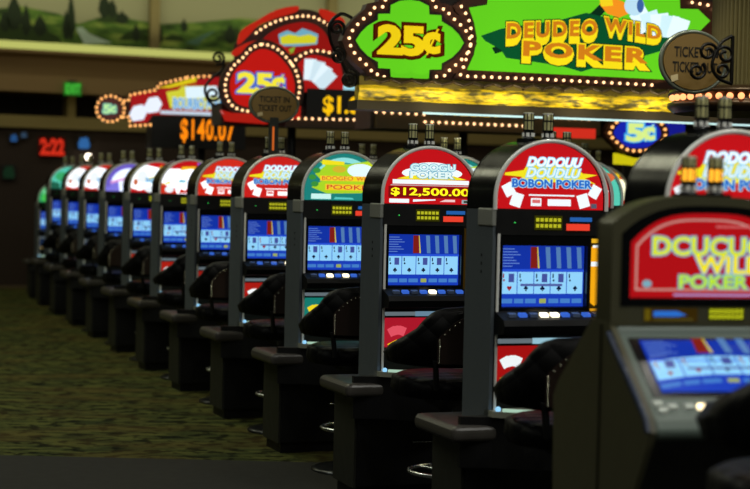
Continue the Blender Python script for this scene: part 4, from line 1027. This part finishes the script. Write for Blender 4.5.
a = WP.uv(86, 157); g = MB(); g.sphere((a[0], -.16, a[1]), .05, E('fff0d8', 6, False), 14, 8); part('globe', g, t)
g = MB(); g.tube([(a[0], -.12, a[1]), (a[0], 0, a[1])], .02, BRACKET, 8); part('bracket', g, t)
g = MB(); g.box(U0, U1, -.5, -.02, .0, .012, P('carpet_border', '4a3a20', .9)); struct('trim_carpet_border', g, wl, WY)

# ------------------------------------------------------------------ light
def area(name, loc, size, energy, col, rot=(0, 0, 0), sy_=None):
    l = bpy.data.lights.new(name, 'AREA'); l.shape = 'RECTANGLE'; l.size = size; l.size_y = sy_ or size; l.energy = energy; l.color = col
    o = bpy.data.objects.new(name, l); COL.objects.link(o); o.location = loc; o.rotation_euler = rot; return o
area('ceiling_fill', (-6, 8, 6.8), 3, 70, (.95, 1, .85))  # unseen area lights added overhead for general light
area('ceiling_fill', (-4, 13, 6.8), 3, 110, (1, 1, .7))
area('ceiling_fill', (-8, 18, 6.8), 3, 110, (1, 1, .7))
area('ceiling_fill', (4, 11, 6.8), 2, 40, (1, .9, .5))
area('ceiling_fill', (3.5, -1, 6.8), 1.5, 170, (1, 1, .92))  # right-front fill added to brighten machine fronts and trim
area('ceiling_fill', (5, 4, 6.8), 1.5, 110, (1, 1, .92))  # second added fill for the fronts and trim
for k, (x, y, e) in enumerate(((-3.5, 1.5, 14), (-1, -1, 16), (1.5, .5, 14), (4, 2.0, 16), (-2.2, 5.5, 12), (.8, 4.2, 12), (3, 6.5, 12), (-4.5, 10, 12))):
    area('downlight', (x, y, 6.9), .25, e * 2.2, (1, .98, .88))
# added fill spots without fixtures: gilt cornice, hanging column, oval signs
def spot(name, loc, aim, energy, deg, col, r=.05):
    l = bpy.data.lights.new(name, 'SPOT'); l.energy = energy; l.spot_size = math.radians(deg); l.spot_blend = .5; l.color = col; l.shadow_soft_size = r
    o = bpy.data.objects.new(name, l); COL.objects.link(o); o.location = loc; o.rotation_euler = (Vector(aim) - Vector(loc)).to_track_quat('-Z', 'Y').to_euler(); return o
for px in (400, 470, 540, 610, 680):
    q = at_depth(px, 97, 10.2); u_, _ = GP.uv(px, 97)
    p = GP.o + GP.u * u_
    spot('cornice_fill', tuple(p + GP.n * .9 + Vector((0, 0, 1.35))), (p.x, p.y, zt - .04), 62, 40, (1, .92, .5))  # fill added to brighten the gold band
q = at_depth(705, 60, 7.2); spot('column_fill', (q.x - .6, 4.6, 6.9), (q.x + .05, q.y, q.z), 700, 14, (1, .9, .6))  # fill added to brighten the drum and the large oval
q = at_depth(274, 105, 10.7); spot('sign_fill', (q.x + .2, 8.4, 6.9), tuple(q), 420, 8, (1, .95, .7))  # narrow fill added to brighten the smaller oval
c = Vector((WP.o.x, WP.o.y, 0)) + WP.u * 4
area('cove_lamp', (c.x + WP.n.x * .1, c.y + WP.n.y * .1, wz(48)), 22, 170, (.95, 1, .62), (PI + .35, 0, WY), .15)
area('mural_fill', (c.x + WP.n.x * 3, c.y + WP.n.y * 3, 6.6), 16, 65, (1, 1, .75), (PI / 2 - .7, 0, WY), .3)  # fill added in front of the mural to lighten it
area('soffit_area', (c.x + WP.n.x * 2.5, c.y + WP.n.y * 2.5, 3.0), 10, 14, (1, .8, .45), (PI / 2 + .4, 0, WY), 1)  # area light before the wall, tilted up at the soffit
w = bpy.data.worlds.new('world'); scene.world = w; w.use_nodes = True
w.node_tree.nodes['Background'].inputs['Color'].default_value = (.5, .6, .45, 1); w.node_tree.nodes['Background'].inputs['Strength'].default_value = .012
vs = scene.view_settings
vs.view_transform = 'Standard'; vs.look = 'None'; vs.gamma = 1; vs.exposure = 0.0; vs.use_curve_mapping = False
